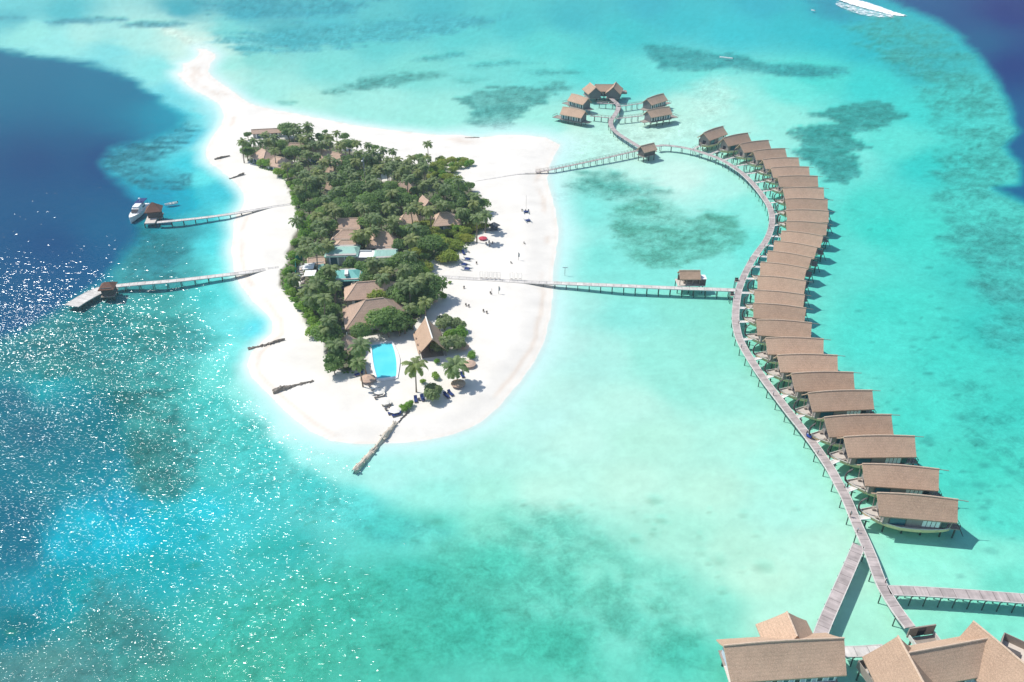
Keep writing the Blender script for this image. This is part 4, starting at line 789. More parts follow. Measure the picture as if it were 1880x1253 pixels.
# benches off the boardwalk
for (x,y,lab) in ((1353,516.5,'small timber bench platform beside the boardwalk just above the straight jetty'),(1344.5,542,'small timber bench platform beside the boardwalk just below the straight jetty')):
    r=empty('bench_platform',P(x,y,1.6),0,lab,'bench'); g=MB(); g.box((0,0,0),(1.5,1.5,0.2)); g.build('platform',M['wood'],r); g=MB(); g.box((-.1,.1,.4),(1.2,.5,.5)); g.box((-.1,.5,.8),(1.2,.12,.6)); g.build('bench_seat',M['wooddark'],r)
    for dx,dy in ((-.6,-.6),(.6,-.6),(-.6,.6),(.6,.6)): o=bpy.data.objects.new('piling',PILE_ME); C.objects.link(o); o.parent=r; o.location=(dx,dy,0); o.scale=(.8,.8,3.4)
# lamp posts along the boardwalk
LP=MB(); LP.bar((0,0,0),(0,0,1.1),0.13); 
POSTS=[0.02,0.06,.11,.16,.22,.28,.33,.38,.44,.49,.54,.59,.64,.69,.73,.77,.81,.85,.89,.93,.97]
for k,t in enumerate(POSTS):
    i=int(t*(len(MP)-1)); p=MP[i]; d=(MP[min(i+1,len(MP)-1)]-MP[i-1]).normalized(); s=Vector((d.y,-d.x,0)); q=p+s*(0.85 if k%2 else -0.85)
    r=empty('bollard_light',q,0,'dark waist-high bollard light at the edge of the curved boardwalk','bollard light','bollard lights along the curved boardwalk')
    if k==0:
        o=LP.build('post',M['wooddark'],r); l=MB(); l.box((0,0,1.18),(0.26,0.26,0.18)); lo=l.build('lamp_head',M['grey'],r); LM=(o.data,lo.data)
    else:
        for nm,me in zip(('post','lamp_head'),LM): o=bpy.data.objects.new(nm,me); C.objects.link(o); o.parent=r
# ------------------------------------------------------------------ ground height under the island
def gz(x,y):
    px,py=toPix(x,y,0.8); d=float(sdist(np.array([px]),np.array([py]),ISLAND)[0])
    t=min(1,max(0,d/26)); t=t*t*(3-2*t); sp=min(1,max(0,(270-py)/150)); 
    return (0.02+t*1.15+min(8,max(0,d))*0.012)*(1-.6*sp)-0.03
def G(px,py):
    p=P(px,py,1.1); return Vector((p.x,p.y,gz(p.x,p.y)))
# ------------------------------------------------------------------ buildings among the trees
def house(name,label,cat,A,B,zr,ze,hw,roofmat='thatch_far',wall='concrete',hipA=0,hipB=0,bow=0,inset=0.7,windows=2,rk=0,ridge='ridge',n=8,group=None,skipwall=False):
    r=empty(name,(0,0,0),0,label,cat,group); a=P(A[0],A[1],zr); b=P(B[0],B[1],zr)
    shed(r,a,b,hw,ze,wall,z0=0.9,inset=inset,wx=0.7,roofmat=roofmat,ridge=ridge,windows=windows,bow=bow,rk=rk,hipA=hipA,hipB=hipB,n=n,stil=False,skipwall=skipwall)
    return r
house('beach_villa','long low thatched roof at the north-west tip of the palm grove','house',(461,238.5),(518,235.5),5.4,3.8,2.4)
house('beach_villa','rounded thatched roof half hidden by trees at the north-west edge of the grove','house',(480,273),(488,277),7.2,3.4,4.6,hipA=4,hipB=4)
house('beach_villa','thatched roof just right of the rounded north-west roof, behind small palms','house',(505,287),(524,291),6.8,3.4,4.4,hipA=3.4,hipB=2.5)
house('beach_villa','small thatched ridge showing behind the two north-west roofs','house',(532,262.5),(556,263.5),6.8,3.6,3.6,hipA=2,hipB=2)
house('beach_villa','long slanting thatched roof in the north of the grove','house',(568,270),(637,284.5),7.2,3.6,4.6)
house('garden_hut','tiny thatched roof among palms left of the tall mast','hut',(603,306),(612,307),5.5,3.4,2.2,hipA=1,hipB=1,windows=0)
house('garden_hut','small brown hipped roof with a white wall edge in the middle west of the grove','hut',(600,335),(612,335),6,3.6,3.4,hipA=.8,hipB=1.5,wall='white',windows=1)
house('garden_hut','low thatched roof behind the foot of the tall mast','hut',(655,332),(672,332),5.6,3.6,3,hipA=1.5,hipB=1.5,windows=0)
house('garden_hut','small pink-brown hipped roof in front of the sandy clearing','hut',(679,353.5),(690,354.5),6,3.4,3.6,hipA=2.4,hipB=2.4,windows=0)
house('beach_villa','hipped thatched roof right of the sandy clearing','house',(735,335),(750,334.5),6.6,3.4,4.6,hipA=3,hipB=3)
house('garden_hut','steep gabled roof with pale ridge right of the grove centre','hut',(775,359),(787,370),7,3.6,4,rk=-.4)
house('beach_villa','hipped brown roof with a blue tarpaulin below it','house',(743,392),(763,392),6.6,3.4,4.2,hipA=2.6,hipB=2)
house('beach_villa','two-sided hipped roof near the east edge of the grove','house',(808,390.5),(821,389.5),7,3.4,5.2,hipA=4,hipB=5)
house('staff_block','large plain rectangular brown roof in the middle of the island','building',(619,401.5),(663,401),6.4,3.6,5.0,wall='concrete')
house('staff_block','hipped brown roof directly below the large rectangular roof','building',(629,422),(650,422),6.2,3.6,4.6,hipA=4.2,hipB=3)
house('staff_block','gabled brown roof squeezed above the pale green metal roof','building',(626,441),(650,440.5),6,3.8,3.8,hipA=3.2,hipB=1.5)
house('staff_block','broad hipped brown roof with grey walls right of the pale green metal roof','building',(697,426),(712,426),7.2,3.6,6.8,hipA=4.5,hipB=4.5,windows=3)
house('machine_hall','pale green metal gable roof hall with grey walls','building',(602,455.5),(650,454.5),6.4,5.0,4.8,roofmat='green',ridge=None,hipA=.9,hipB=1.8,inset=.25)
r=house('machine_hall','pale mint barrel-roofed hall right of the flat link roof','building',(691,461),(727,459.5),5.8,4.4,4.2,roofmat='green',ridge=None,hipA=1,hipB=.6,inset=.25)
r=empty('link_building',(0,0,0),0,'flat grey-roofed link between the two pale green metal halls','building')
a=P(650,466,4.4);b=P(687,464,4.4); m=(a+b)/2
g=MB(); g.box((m.x,m.y-1,2.6),((b-a).length,5.6,3.5)); g.build('wall',M['concrete'],r); g=MB(); g.box((m.x,m.y-1,4.45),((b-a).length+.4,6,.2)); g.build('roof',M['white'],r)
g=MB(); g.box((m.x-1,m.y+1.2,4.7),(7,1.2,.3)); g.build('skylight',M['grey'],r)
house('store_hut','strip of pink-brown thatch left of the pale green metal hall','hut',(566,474.5),(596,471.5),4.6,3.2,3.0,windows=0,hipA=.6)
house('store_hut','small mint metal roof below the pink-brown thatch strip','hut',(581,487),(594,484),4.6,3.4,2.2,roofmat='green',ridge=None,windows=0)
for k,(px,py,lab) in enumerate(((566.5,489.5,'upper of the two white flat sheet roofs beside the stacked timber yard'),(569.5,502,'lower of the two white flat sheet roofs beside the stacked timber yard'))):
    r=empty('sheet_roof_shelter',(0,0,0),0,lab,'shelter','white sheet roof shelters'); c=P(px,py,3.6); g=MB(); g.box((c.x,c.y,3.6),(3.9,4.6,.18),math.radians(6)); g.build('roof',M['white'],r)
    for dx in (-1.7,1.7):
        for dy in (-2,2): g=MB(); g.bar((c.x+dx,c.y+dy,.8),(c.x+dx,c.y+dy,3.6),.18); g.build('post',M['wooddark'],r)
r=house('service_building','turquoise metal hipped roof with a white box on top','building',(620,497.5),(646,496.5),6.2,4.4,4.6,roofmat='turq',ridge=None,hipA=2.2,hipB=3.6,inset=.4,windows=1)
g=MB(); c=P(636,501,6); g.box((c.x,c.y,5.9),(1.2,3.6,.8),.15); g.build('roof_duct',M['white'],r)
house('restaurant','very large dark hipped thatched roof in the south of the grove','building',(655,519),(703,515),8.4,4.4,4.7,roofmat='thatch_far',hipA=4.5,hipB=6.5,n=12)
r=house('restaurant','huge domed thatched roof with swept sides behind the pool trees','building',(671,551),(704,547),9.6,4.0,7.2,hipA=7.5,hipB=7.0,n=12,inset=1.4)
r=empty('round_hut',(0,0,0),0,'round cone-roofed thatched hut just left of the swimming pool','hut'); c=P(637,617,7.0); g=MB(); g.lathe((c.x,c.y,0),[(4.8,3.0),(4.75,3.25),(3.4,4.4),(1.8,5.9),(.5,7.0),(.05,7.4)],20); g.build('roof',M['thatch_far'],r)
g=MB(); g.lathe((c.x,c.y,0),[(3.9,.8),(3.9,3.4)],20); g.build('wall',M['wood'],r); g=MB(); g.tube([(c.x,c.y,7.1),(c.x,c.y,8.2)],.12,6); g.build('finial',M['cream'],r)
house('annex','lean thatched annex on the left flank of the dark hipped roof','hut',(646,521),(648,533),6.0,3.4,3.0,windows=0,group=None)
r=empty('beach_pavilion',(0,0,0),0,'steep open thatched pavilion with a pale ridge right of the pool','pavilion')
A=P(781.5,582,8.6);B=P(794,622,8.6); shed(r,A,B,4.3,3.4,'wood',rk=.8,bow=0,n=8,skipwall=True,ridge='cream')
d=(B-A); L=d.length; d.normalize(); s=Vector((-d.y,d.x,0))
for t in (.08,.36,.64,.92):
    for sd in (-1,1): q=A.lerp(B,t)+s*(sd*3.9); g=MB(); g.bar((q.x,q.y,.9),(q.x,q.y,4.5),.22); g.build('post',M['wooddark'],r)
q=A.lerp(B,.5); g=MB(); g.box((q.x,q.y,1.2),(L*.8,6.6,.3),math.atan2(d.y,d.x)); g.build('floor',M['wood'],r); g=MB(); g.box((q.x,q.y,1.8),(4,1.2,1.0),math.atan2(d.y,d.x)); g.build('bar_counter',M['wooddark'],r)
# blue tarpaulin
t=MB(); a=[P(734,411,3.2),P(752,408,3.2),P(751,413,2.2),P(736,417,2.0)]; t.poly(a); t.poly([p-Vector((0,0,.06)) for p in a][::-1]); tag(t.build('tarpaulin',simple('blue_tarpaulin',(0.07,0.22,0.42),.6,.1)),'blue tarpaulin stretched below the hipped brown roof','tarpaulin')
# masts
for (x,y,y0,lab) in ((671.5,342,298,'tall pale lattice radio mast in the north of the grove'),(711,356,340,'short pale mast with a white head in front of the sandy clearing')):
    b=G(x,y); s=.006558*(y+270)*.88; h=(y-y0)/s*1.05; r=empty('radio_mast',b,0,lab,'mast'); g=MB()
    for i in range(3): a_=2*PI*i/3; g.bar((.35*math.cos(a_),.35*math.sin(a_),0),(.22*math.cos(a_),.22*math.sin(a_),h),.14)
    k=0
    while k*.9<h-.9:
        for i in range(3): a_=2*PI*i/3; a2=2*PI*(i+1)/3; g.bar((.3*math.cos(a_),.3*math.sin(a_),k*.9),(.3*math.cos(a2),.3*math.sin(a2),k*.9+.9),.08)
        k+=1
    g.build('lattice',M['grey'],r); g=MB(); g.lathe((-.5,0,h-1.6),[(.05,-.3),(.4,-.2),(.4,.3),(.05,.5)],10); g.build('antenna',M['white'],r)
# teal mesh fence and the timber yard behind it
r=empty('mesh_fence',(0,0,0),0,'teal mesh fence screening the timber yard from the west beach','fence')
pts=[G(556,479),G(545,481),G(544,494),G(544,514)]
for a,b in zip(pts,pts[1:]):
    f=MB(); f.bar(a+Vector((0,0,1.2)),b+Vector((0,0,1.2)),.1,2.6); f.build('mesh_panel',M['teal'],r)
for p in pts: f=MB(); f.bar(p,p+Vector((0,0,2.7)),.16); f.build('post',M['wooddark'],r)
for k in range(26):
    x=random.uniform(547,558); y=random.uniform(490,531); p=G(x,y); w_,l_,h_=random.uniform(.4,1.1),random.uniform(1.2,3),random.uniform(.2,.7)
    g=MB(); a_=random.uniform(-.6,.6)
    for j in range(3): g.box((random.uniform(-.2,.2),random.uniform(-.1,.1),h_/6+j*h_/3),(l_*(1-.1*j),w_/ (1+.2*j),h_/3-.02),random.uniform(-.12,.12))
    tag(g.build('timber_stack',M[random.choice(['wood','deckpale','wooddark','thatch_far','white'])],None,loc=p),'small pile of boards lying in the yard behind the teal mesh fence','pile','board piles in the yard behind the teal fence').rotation_euler=(0,0,a_+1.2)
# ------------------------------------------------------------------ plants
def leaves(mb,pts,nrm,size,tone,jit=.6,asp=1.0):
    for (x,y,z),(nx_,ny_,nz_),tn in zip(pts,nrm,tone):
        n=Vector((nx_+random.uniform(-jit,jit),ny_+random.uniform(-jit,jit),nz_+random.uniform(-jit,jit)+.35)).normalized()
        a=n.orthogonal().normalized(); a=Matrix.Rotation(random.uniform(0,2*PI),3,n)@a; b=n.cross(a); s=size*random.uniform(.6,1.3)
        c=Vector((x,y,z)); mb.quad(c-a*s-b*s*.5*asp,c+a*s*.2-b*s*.7*asp,c+a*s+b*s*.2*asp,c-a*s*.1+b*s*.7*asp); mb.tone.append(tn)
def crown_mesh(name,mat,R=4.0,Hh=6.5,lobes=9,count=1500,size=.34,base=.32,seed=0,flat=.75,spread=.6):
    random.seed(seed); mb=MB(); mb.tone=[]; blobs=[]
    for k in range(lobes):
        a=random.uniform(0,2*PI); rr=R*spread*math.sqrt(random.random()); br=R*random.uniform(.28,.52)
        zc=Hh*(base+(1-base)*.5)+(Hh*(1-base)*.5-br*flat)*random.uniform(-.7,1)*(1-rr/R*.6); blobs.append((rr*math.cos(a),rr*math.sin(a),zc,br,random.uniform(.15,.6)))
    blobs.append((0,0,Hh*(base+(1-base)*.5),R*.55,.3))
    per=count//len(blobs)
    for bx,by,bz,br,tn in blobs:
        pts=[];nr=[];to=[]
        for _ in range(int(per*(br/(R*.42))**1.6)):
            v_=Vector((random.gauss(0,1),random.gauss(0,1),random.gauss(0,1))).normalized(); q=v_*br*random.uniform(.72,1.06)
            if v_.z<-.55: continue
            pts.append((bx+q.x,by+q.y,bz+q.z*flat)); nr.append(tuple(v_)); to.append(min(1,max(0,tn+random.uniform(-.3,.4))))
        leaves(mb,pts,nr,size,to)
    o=mb.build(name,mat); me=o.data; bpy.data.objects.remove(o); return me,blobs
def trunk_mesh(name,blobs,Hh,r=.22,base=.3):
    mb=MB(); mb.tube([(0,0,-.3),(.1,.05,Hh*base*.6),(0,.1,Hh*(base+.25))],[r*1.3,r,r*.6],7)
    for bx,by,bz,br,_ in blobs[:6]: mb.tube([(0.05,.05,Hh*base*.7),(bx*.5,by*.5,(Hh*base+bz)*.5),(bx*.9,by*.9,bz)],[r*.6,r*.4,r*.15],5)
    o=mb.build(name,M['trunk']); me=o.data; bpy.data.objects.remove(o); return me
def frond(mb,base,yaw,el,L,droop,tn,nl=9,wl=.55):
    pts=[];p=Vector(base);e=el; st=L/8
    for i in range(9):
        pts.append(p.copy()); p=p+Vector((math.cos(yaw)*math.cos(e),math.sin(yaw)*math.cos(e),math.sin(e)))*st; e-=droop/8*(1+.14*i)
    side=Vector((-math.sin(yaw),math.cos(yaw),0))
    for i in range(8):
        a,b=pts[i],pts[i+1]; w_=.06*(1-i/9)+.02; mb.quad(a-side*w_,a+side*w_,b+side*w_*.8,b-side*w_*.8); mb.tone.append(min(1,tn+.25))
        d=(b-a).normalized(); up=side.cross(d)
        if i==0: continue
        for sd in (-1,1):
            for h in (0,.5):
                t=(i+h)/8; ll=wl*L*.42*math.sin(PI*min(1,t*.93+.1))**.7; q=a.lerp(b,h)
                tip=q+side*(sd*ll*.85)+d*ll*.5-Vector((0,0,ll*random.uniform(.15,.5))); ww=.19
                mb.quad(q-d*ww,q+d*ww,tip+d*ww*.4,tip-d*ww*.3); mb.tone.append(min(1,max(0,tn+random.uniform(-.2,.2))))
def palm_mesh(seed,L=3.6,n=19,dry=2):
    random.seed(seed); mb=MB(); mb.tone=[]
    for k in range(n):
        yaw=2.39996*k+random.uniform(-.25,.25); t=k/n; el=1.25-1.5*t+random.uniform(-.12,.12)
        frond(mb,(0,0,0.1),yaw,el,L*random.uniform(.85,1.1),1.25+.5*random.random(),.2+.55*random.random())
    for k in range(10): a=random.uniform(0,2*PI); c=Vector((.3*math.cos(a),.3*math.sin(a),-.2)); mb.quad(c+Vector((-.15,0,-.15)),c+Vector((.15,0,-.15)),c+Vector((.15,.05,.15)),c+Vector((-.15,.05,.15))); mb.tone.append(.9)
    o=mb.build('crown',M['leafC']); me=o.data; bpy.data.objects.remove(o); return me
def palm_trunk(seed):
    random.seed(seed); mb=MB(); lx=random.uniform(-.12,.12); ly=random.uniform(-.1,.1)
    mb.tube([(0,0,-.05),(lx*.15,ly*.15,.2),(lx*.5,ly*.5,.6),(lx,ly,1.0)],[.032,.024,.02,.018],7); o=mb.build('trunk',M['trunk']); me=o.data; bpy.data.objects.remove(o); return me,lx,ly
BROAD=[]
for k,(R_,H_,lb,ct) in enumerate(((4.6,7.6,11,2300),(3.9,6.8,9,1900),(5.2,8.2,13,2800),(3.4,6.4,8,1500),(4.3,7.2,10,2000))):
    me,bl=crown_mesh('crown',M['leafA'],R_,H_,lb,ct,.36,seed=100+k); BROAD.append((me,trunk_mesh('trunk',bl,H_),R_,H_))
BRIGHT=[]
for k,(R_,H_,lb,ct) in enumerate(((2.6,3.2,7,1000),(3.1,3.8,8,1300),(2.2,2.8,6,800))):
    me,bl=crown_mesh('crown',M['leafB'],R_,H_,lb,ct,.26,seed=200+k,base=.05,flat=.8); BRIGHT.append((me,trunk_mesh('trunk',bl,H_,.12,.1),R_,H_))
OLIVE=[]
for k,(R_,H_,lb,ct) in enumerate(((3.2,3.4,8,1300),(2.7,3.0,7,1100))):
    me,bl=crown_mesh('crown',M['leafE'],R_,H_,lb,ct,.26,seed=250+k,base=.05,flat=.75); OLIVE.append((me,trunk_mesh('trunk',bl,H_,.12,.1),R_,H_))
CASU=[]
for k in range(2):
    me,bl=crown_mesh('crown',M['leafD'],3.0,4.6,9,2200,.30,seed=300+k,base=.1,flat=1.0,spread=.7); CASU.append((me,trunk_mesh('trunk',bl,4.6,.14,.1),3.0,4.6))
TIGHT=[]
for k in range(2):
    me,bl=crown_mesh('crown',M['leafB'],2.0,2.2,9,1300,.17,seed=320+k,base=0.0,flat=.85,spread=.55); TIGHT.append((me,trunk_mesh('trunk',bl,2.2,.1,.1),2.0,2.2))
PALMS=[palm_mesh(400+k) for k in range(5)]; PTR=[palm_trunk(500+k) for k in range(4)]
random.seed(77)
TREES=[]  # (root, px, py, kind)
def put(kind,px,py,size=1.0,h=None,label=None,var=None,name=None):
    """px,py: where the middle of the crown shows"""
    if kind=='palm':
        h=h or random.uniform(7.5,10.5)*size**.5; c=P(px,py,h+1.0); g=gz(c.x,c.y); tm,lx,ly=PTR[var%4 if var is not None else random.randrange(4)]
        bx,by=c.x-lx*h,c.y-ly*h; r=empty('palm_tree',(bx,by,g),0,label,'palm tree')
        o=bpy.data.objects.new('trunk',tm); C.objects.link(o); o.parent=r; o.scale=(h,h,h)
        o=bpy.data.objects.new('crown',PALMS[var%5 if var is not None else random.randrange(5)]); C.objects.link(o); o.parent=r; o.location=(lx*h,ly*h,h); o.rotation_euler=(0,0,random.uniform(0,6.28)); s=size*random.uniform(.9,1.08); o.scale=(s,s,s)
    else:
        lib={'broad':BROAD,'bright':BRIGHT,'olive':OLIVE,'casu':CASU,'tight':TIGHT}[kind]; cm,tm,R_,H_=lib[var%len(lib) if var is not None else random.randrange(len(lib))]
        s=size*random.uniform(.92,1.06); c=P(px,py,H_*s*.6+1); g=gz(c.x,c.y)
        nm,ct={'broad':('broadleaf_tree','tree'),'bright':('shrub','shrub'),'olive':('shrub','shrub'),'casu':('feathery_shrub','shrub'),'tight':('clipped_bush','bush')}[kind]
        r=empty(nm,(c.x,c.y,g),random.uniform(0,6.28),label,ct,None,s)
        o=bpy.data.objects.new('trunk',tm); C.objects.link(o); o.parent=r
        o=bpy.data.objects.new('crown',cm); C.objects.link(o); o.parent=r
    TREES.append((r,px,py,kind,label is not None,size))
    return r
# ones that stand clear
put('palm',763,674,1.35,h=8.6,label='tall coconut palm between the pool and the blue sun loungers',var=1)
put('palm',836,676,1.35,h=5.6,label='spreading coconut palm beside the lowest right thatched parasol',var=3)
put('palm',785,266,.95,h=8.5,label='lone slender palm rising over the north beach sand',var=2)
put('palm',545,408,1.1,h=5.5,label='low palm leaning out over the west beach below the upper jetty')
put('palm',538,513,1.0,h=4,label='yellowish low palm at the west edge left of the timber yard')
put('tight',866,652,1.0,label='round clipped green bush above the middle right thatched parasol')
put('tight',799,690,.95,label='round clipped green bush between the two beach palms')
put('tight',741,749,.9,label='left half of the clipped hedge beside the white parasol',var=0)
put('tight',751,743,.95,label='right half of the clipped hedge beside the white parasol',var=1)
put('casu',798,718,1.2,label='grey-green feathery shrub beside the two pairs of blue loungers')
put('bright',803,664,.62,label='small sparse tree above the round clipped bush near the palms')
put('bright',812,543,.9,label='small round-headed tree casting a clear shadow on the east beach')
put('bright',826,519,.4,label='thin nearly bare shrub on the sand just below the straight jetty')
put('bright',776,700,.5,label='small leafy sapling at the foot of the tall pool palm')
put('olive',822,470,1.35,label='large rounded olive-green shrub jutting out on the east beach')
put('olive',812,474,1.05,label='left shoulder of the large rounded olive shrub on the east beach')
put('olive',833,473,.85,label='right lower lobe of the olive shrub nearest the beach chairs')
for x,y,k,s,lab in ((815,592,'casu',1.1,'tall grassy bush just right of the pavilion ridge, topmost of its clump'),(838,596,'casu',1.05,'feathery bush at the top right of the clump beside the steep pavilion'),(826,612,'bright',1.3,'bright green shrub in the middle of the clump beside the steep pavilion'),(846,612,'bright',1.25,'bright green shrub at the right edge of the clump beside the steep pavilion'),(818,630,'casu',1.15,'grey-green shrub in front of the open end of the steep pavilion'),(838,630,'casu',1.1,'grey-green shrub behind the uppermost right thatched parasol'),(802,636,'casu',.8,'low grey shrub at the open end of the steep pavilion')): put(k,x,y,s,label=lab)
for x,y,k,s_,lab in ((652,592,'bright',1.5,'bright rounded tree in front of the left end of the domed thatch'),(664,600,'bright',1.0,'low bright tree directly above the round hut'),(700,590,'broad',1.0,'left dark tree of the mass shading the top of the pool'),(722,584,'broad',1.15,'tallest dark tree shading the top of the pool'),(742,592,'broad',1.05,'right dark tree of the mass between domed thatch and steep pavilion'),(712,602,'broad',.8,'low dark tree just behind the pool'),(733,604,'broad',.8,'low dark tree right of the pool head'),(681,543,'olive',1.9,'left half of the yellow-green hedge between the two large thatches'),(697,541,'olive',1.8,'right half of the yellow-green hedge between the two large thatches'),(735,548,'broad',1.1,'dark tree at the right end of the large dark thatch'),(652,657,'broad',.62,'leafy tree covering the right side of the round hut'),(657,668,'palm',.85,'palm drooping over the front of the round hut')): put(k,x,y,s_,label=lab)
for i_,(x,y,k,s_) in enumerate(((862,299,'tight',1.5),(853,295,'olive',1.0),(856,304,'bright',.95),(843,293,'bright',1.1),(842,303,'olive',1.05),(832,311,'olive',.9),(829,294,'olive',1.05),(828,303,'bright',1.0),(815,297,'olive',1.1))): put(k,x,y,s_,label=['outermost','upper outer','lower outer','bright upper','olive middle','lowest inner','upper inner','bright inner','rearmost'][i_]+' shrub of the green point that juts into the north-east beach')
# fill the grove
VEG=[(440,262),(455,247),(480,243),(505,235),(530,230),(560,232),(590,240),(620,246),(648,256),(668,266),(700,275),(730,280),(760,284),(790,290),(820,290),(848,291),(862,297),(850,308),(830,318),(842,328),(868,342),(886,358),(896,382),(896,408),(884,424),(866,438),(855,450),(838,462),(815,458),(795,470),(778,480),(790,500),(800,520),(798,545),(782,563),(762,580),(762,596),(745,610),(705,606),(668,610),(650,622),(662,640),(672,655),(668,676),(645,688),(618,680),(598,672),(598,645),(590,622),(568,606),(562,588),(548,566),(528,545),(516,528),(516,505),(528,482),(524,468),(538,452),(536,440),(552,424),(556,405),(546,388),(542,368),(532,346),(522,326),(500,310),(476,300),(456,292),(440,276)]
KEEP=[(842,300,26,10),(490,241,30,4),(483,281,16,10),(512,294,18,9),(542,264,14,4),(604,279,32,7),(607,309,8,4),(606,341,9,7),(664,335,11,5),(686,359,13,8),(706,330,14,9),(742,341,20,8),(782,364,14,9),(751,400,20,9),(823,399,22,11),(640,410,25,10),(629,430,20,9),(631,446,18,7),(705,440,22,14),(627,464,30,12),(668,470,20,8),(706,466,22,9),(580,478,18,7),(567,496,14,16),(588,489,8,6),(550,510,10,26),(638,505,26,10),(680,530,34,12),(683,562,50,16),(638,575,12,30),(640,628,17,13),(790,602,20,28),(700,592,52,14),(708,656,32,36),(530,259,8,3),(636,601,16,6),(745,414,8,4),(545,296,6,3)]
def inside(x,y,poly):
    c=False; n=len(poly)
    for i in range(n):
        x0,y0=poly[i]; x1,y1=poly[(i+1)%n]
        if (y0>y)!=(y1>y) and x<(x1-x0)*(y-y0)/(y1-y0)+x0: c=not c
    return c
vegs=np.array(VEG,float)
def edged(x,y): return float(sdist(np.array([float(x)]),np.array([float(y)]),VEG)[0])
placed=[]
def free(x,y,k=1.0,grow=1.0):
    for cx,cy,rx,ry in KEEP:
        if ((x-cx)/(rx+grow*5*k))**2+((y-cy)/(ry+grow*4*k))**2<1: return False
    return True
rr=random.Random(5)
cand=0
while cand<9000 and len(placed)<300:
    cand+=1; x=rr.uniform(434,905); y=rr.uniform(228,692)
    if not inside(x,y,VEG): continue
    sc=.006558*(y+270); e=edged(x,y)
    west=x<(600 if y<300 else 640) and e<16*sc/4 and (y>285)
    eastlow=(x>760 and y>405 and y<500)
    pn=.80 if y<335 else .46 if y<430 else .30
    if y<330 and x>785: kind='olive' if rr.random()<.62 else 'bright' if rr.random()<.85 else 'palm'
    elif west and x<590: kind='bright' if rr.random()<.85 else 'palm'
    elif eastlow: kind=rr.choice(['olive','olive','bright','broad'])
    else: kind='palm' if rr.random()<pn else 'broad'
    dmin={'palm':2.9,'broad':4.0,'bright':2.5,'olive':2.6}[kind]*sc
    if any(math.hypot(x-a,(y-b)*1.5)<(dmin+dd)*.5 for a,b,dd in placed): continue
    tall={'palm':3.0,'broad':3.6,'bright':1.6,'olive':1.6}[kind]
    if not free(x,y,sc/4,tall/2.6): continue
    sz={'palm':rr.uniform(.9,1.2),'broad':rr.uniform(.8,1.18),'bright':rr.uniform(.85,1.25),'olive':rr.uniform(.85,1.25)}[kind]
    if kind=='broad' and e<7: sz*=.72
    put(kind,x,y,sz,h=(rr.uniform(6.5,10.5) if kind=='palm' else None)); placed.append((x,y,dmin))
# undergrowth: leaf litter and low plants that close the floor of the grove
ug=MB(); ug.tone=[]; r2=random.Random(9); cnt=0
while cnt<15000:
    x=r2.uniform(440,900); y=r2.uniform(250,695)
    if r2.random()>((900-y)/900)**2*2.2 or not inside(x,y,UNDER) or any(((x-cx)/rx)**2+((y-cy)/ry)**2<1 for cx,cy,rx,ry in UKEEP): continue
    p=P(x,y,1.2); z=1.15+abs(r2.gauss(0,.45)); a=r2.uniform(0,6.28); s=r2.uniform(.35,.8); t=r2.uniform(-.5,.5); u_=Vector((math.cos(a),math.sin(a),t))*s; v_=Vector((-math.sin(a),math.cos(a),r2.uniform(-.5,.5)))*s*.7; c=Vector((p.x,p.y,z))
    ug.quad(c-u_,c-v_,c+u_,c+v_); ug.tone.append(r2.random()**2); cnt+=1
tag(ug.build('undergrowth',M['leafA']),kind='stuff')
# soil floor of the grove
gf=MB(); inner=[P(x,y,0) for x,y in UNDER]; cx=sum(p.x for p in inner)/len(inner); cy=sum(p.y for p in inner)/len(inner)
# ------------------------------------------------------------------ labels for the grove
LAND=[(490,241,'the long north-west roof'),(483,281,'the rounded north-west roof'),(604,279,'the long slanting roof'),(671,320,'the tall radio mast'),(706,330,'the sandy clearing'),(742,341,'the hipped roof by the clearing'),(785,290,'the lone north palm'),(850,300,'the north-east shrub point'),(823,399,'the two-sided east roof'),(751,400,'the blue tarpaulin'),(640,410,'the large rectangular roof'),(705,440,'the broad hipped roof'),(627,464,'the pale green metal hall'),(567,496,'the white sheet roofs'),(638,505,'the turquoise roof'),(680,530,'the large dark thatch'),(683,562,'the domed thatch'),(640,628,'the round hut'),(790,602,'the steep pavilion'),(545,385,'the upper jetty foot'),(515,500,'the lower jetty foot'),(907,415,'the dark beach shelter'),(606,341,'the small white-edged roof'),(822,470,'the big olive shrub'),(540,440,'the middle west beach')]
used={}
adjs={'palm':['feathery green palm','tall grey-green palm','low bushy palm'],'broad':['dark rounded tree','broad dense tree','mid-green tree'],'bright':['bright green shrub','low leafy shrub','small light-green shrub'],'olive':['olive-green shrub','yellowish low shrub','low olive bush'],'casu':['grey-green shrub']*3}
for r,px,py,kind,has,size in TREES:
    if has: continue
    best=sorted(LAND,key=lambda l:math.hypot(px-l[0],(py-l[1])*1.6)); l=best[0]; dx,dy=px-l[0],(py-l[1])*1.6
    rel='left of' if abs(dx)>abs(dy) and dx<0 else 'right of' if abs(dx)>abs(dy) else 'behind' if dy<0 else 'in front of'
    m=best[1][2]; key=(kind,rel,l[2]); used.setdefault(key,[]).append((math.hypot(dx,dy),r,kind,rel,l[2],m,px,py,size))
for key,lst in used.items():
    lst.sort(key=lambda t:t[0])
    for i,(d,r,kind,rel,l,m,px,py,size) in enumerate(lst):
        a={'palm':'feathery palm','broad':'rounded leafy tree','bright':'bright green shrub','olive':'olive-green shrub','casu':'grey shrub'}[kind]
        pre='nearest' if len(lst)>1 and i==0 else (ORD[i]+' nearest') if len(lst)>1 else 'only'
        r['label']=f'{pre} {a} {rel} {l}'
        r['group']={'palm':'palms of the island grove','broad':'broadleaf trees of the island grove'}.get(kind,'shrubs along the edge of the grove')
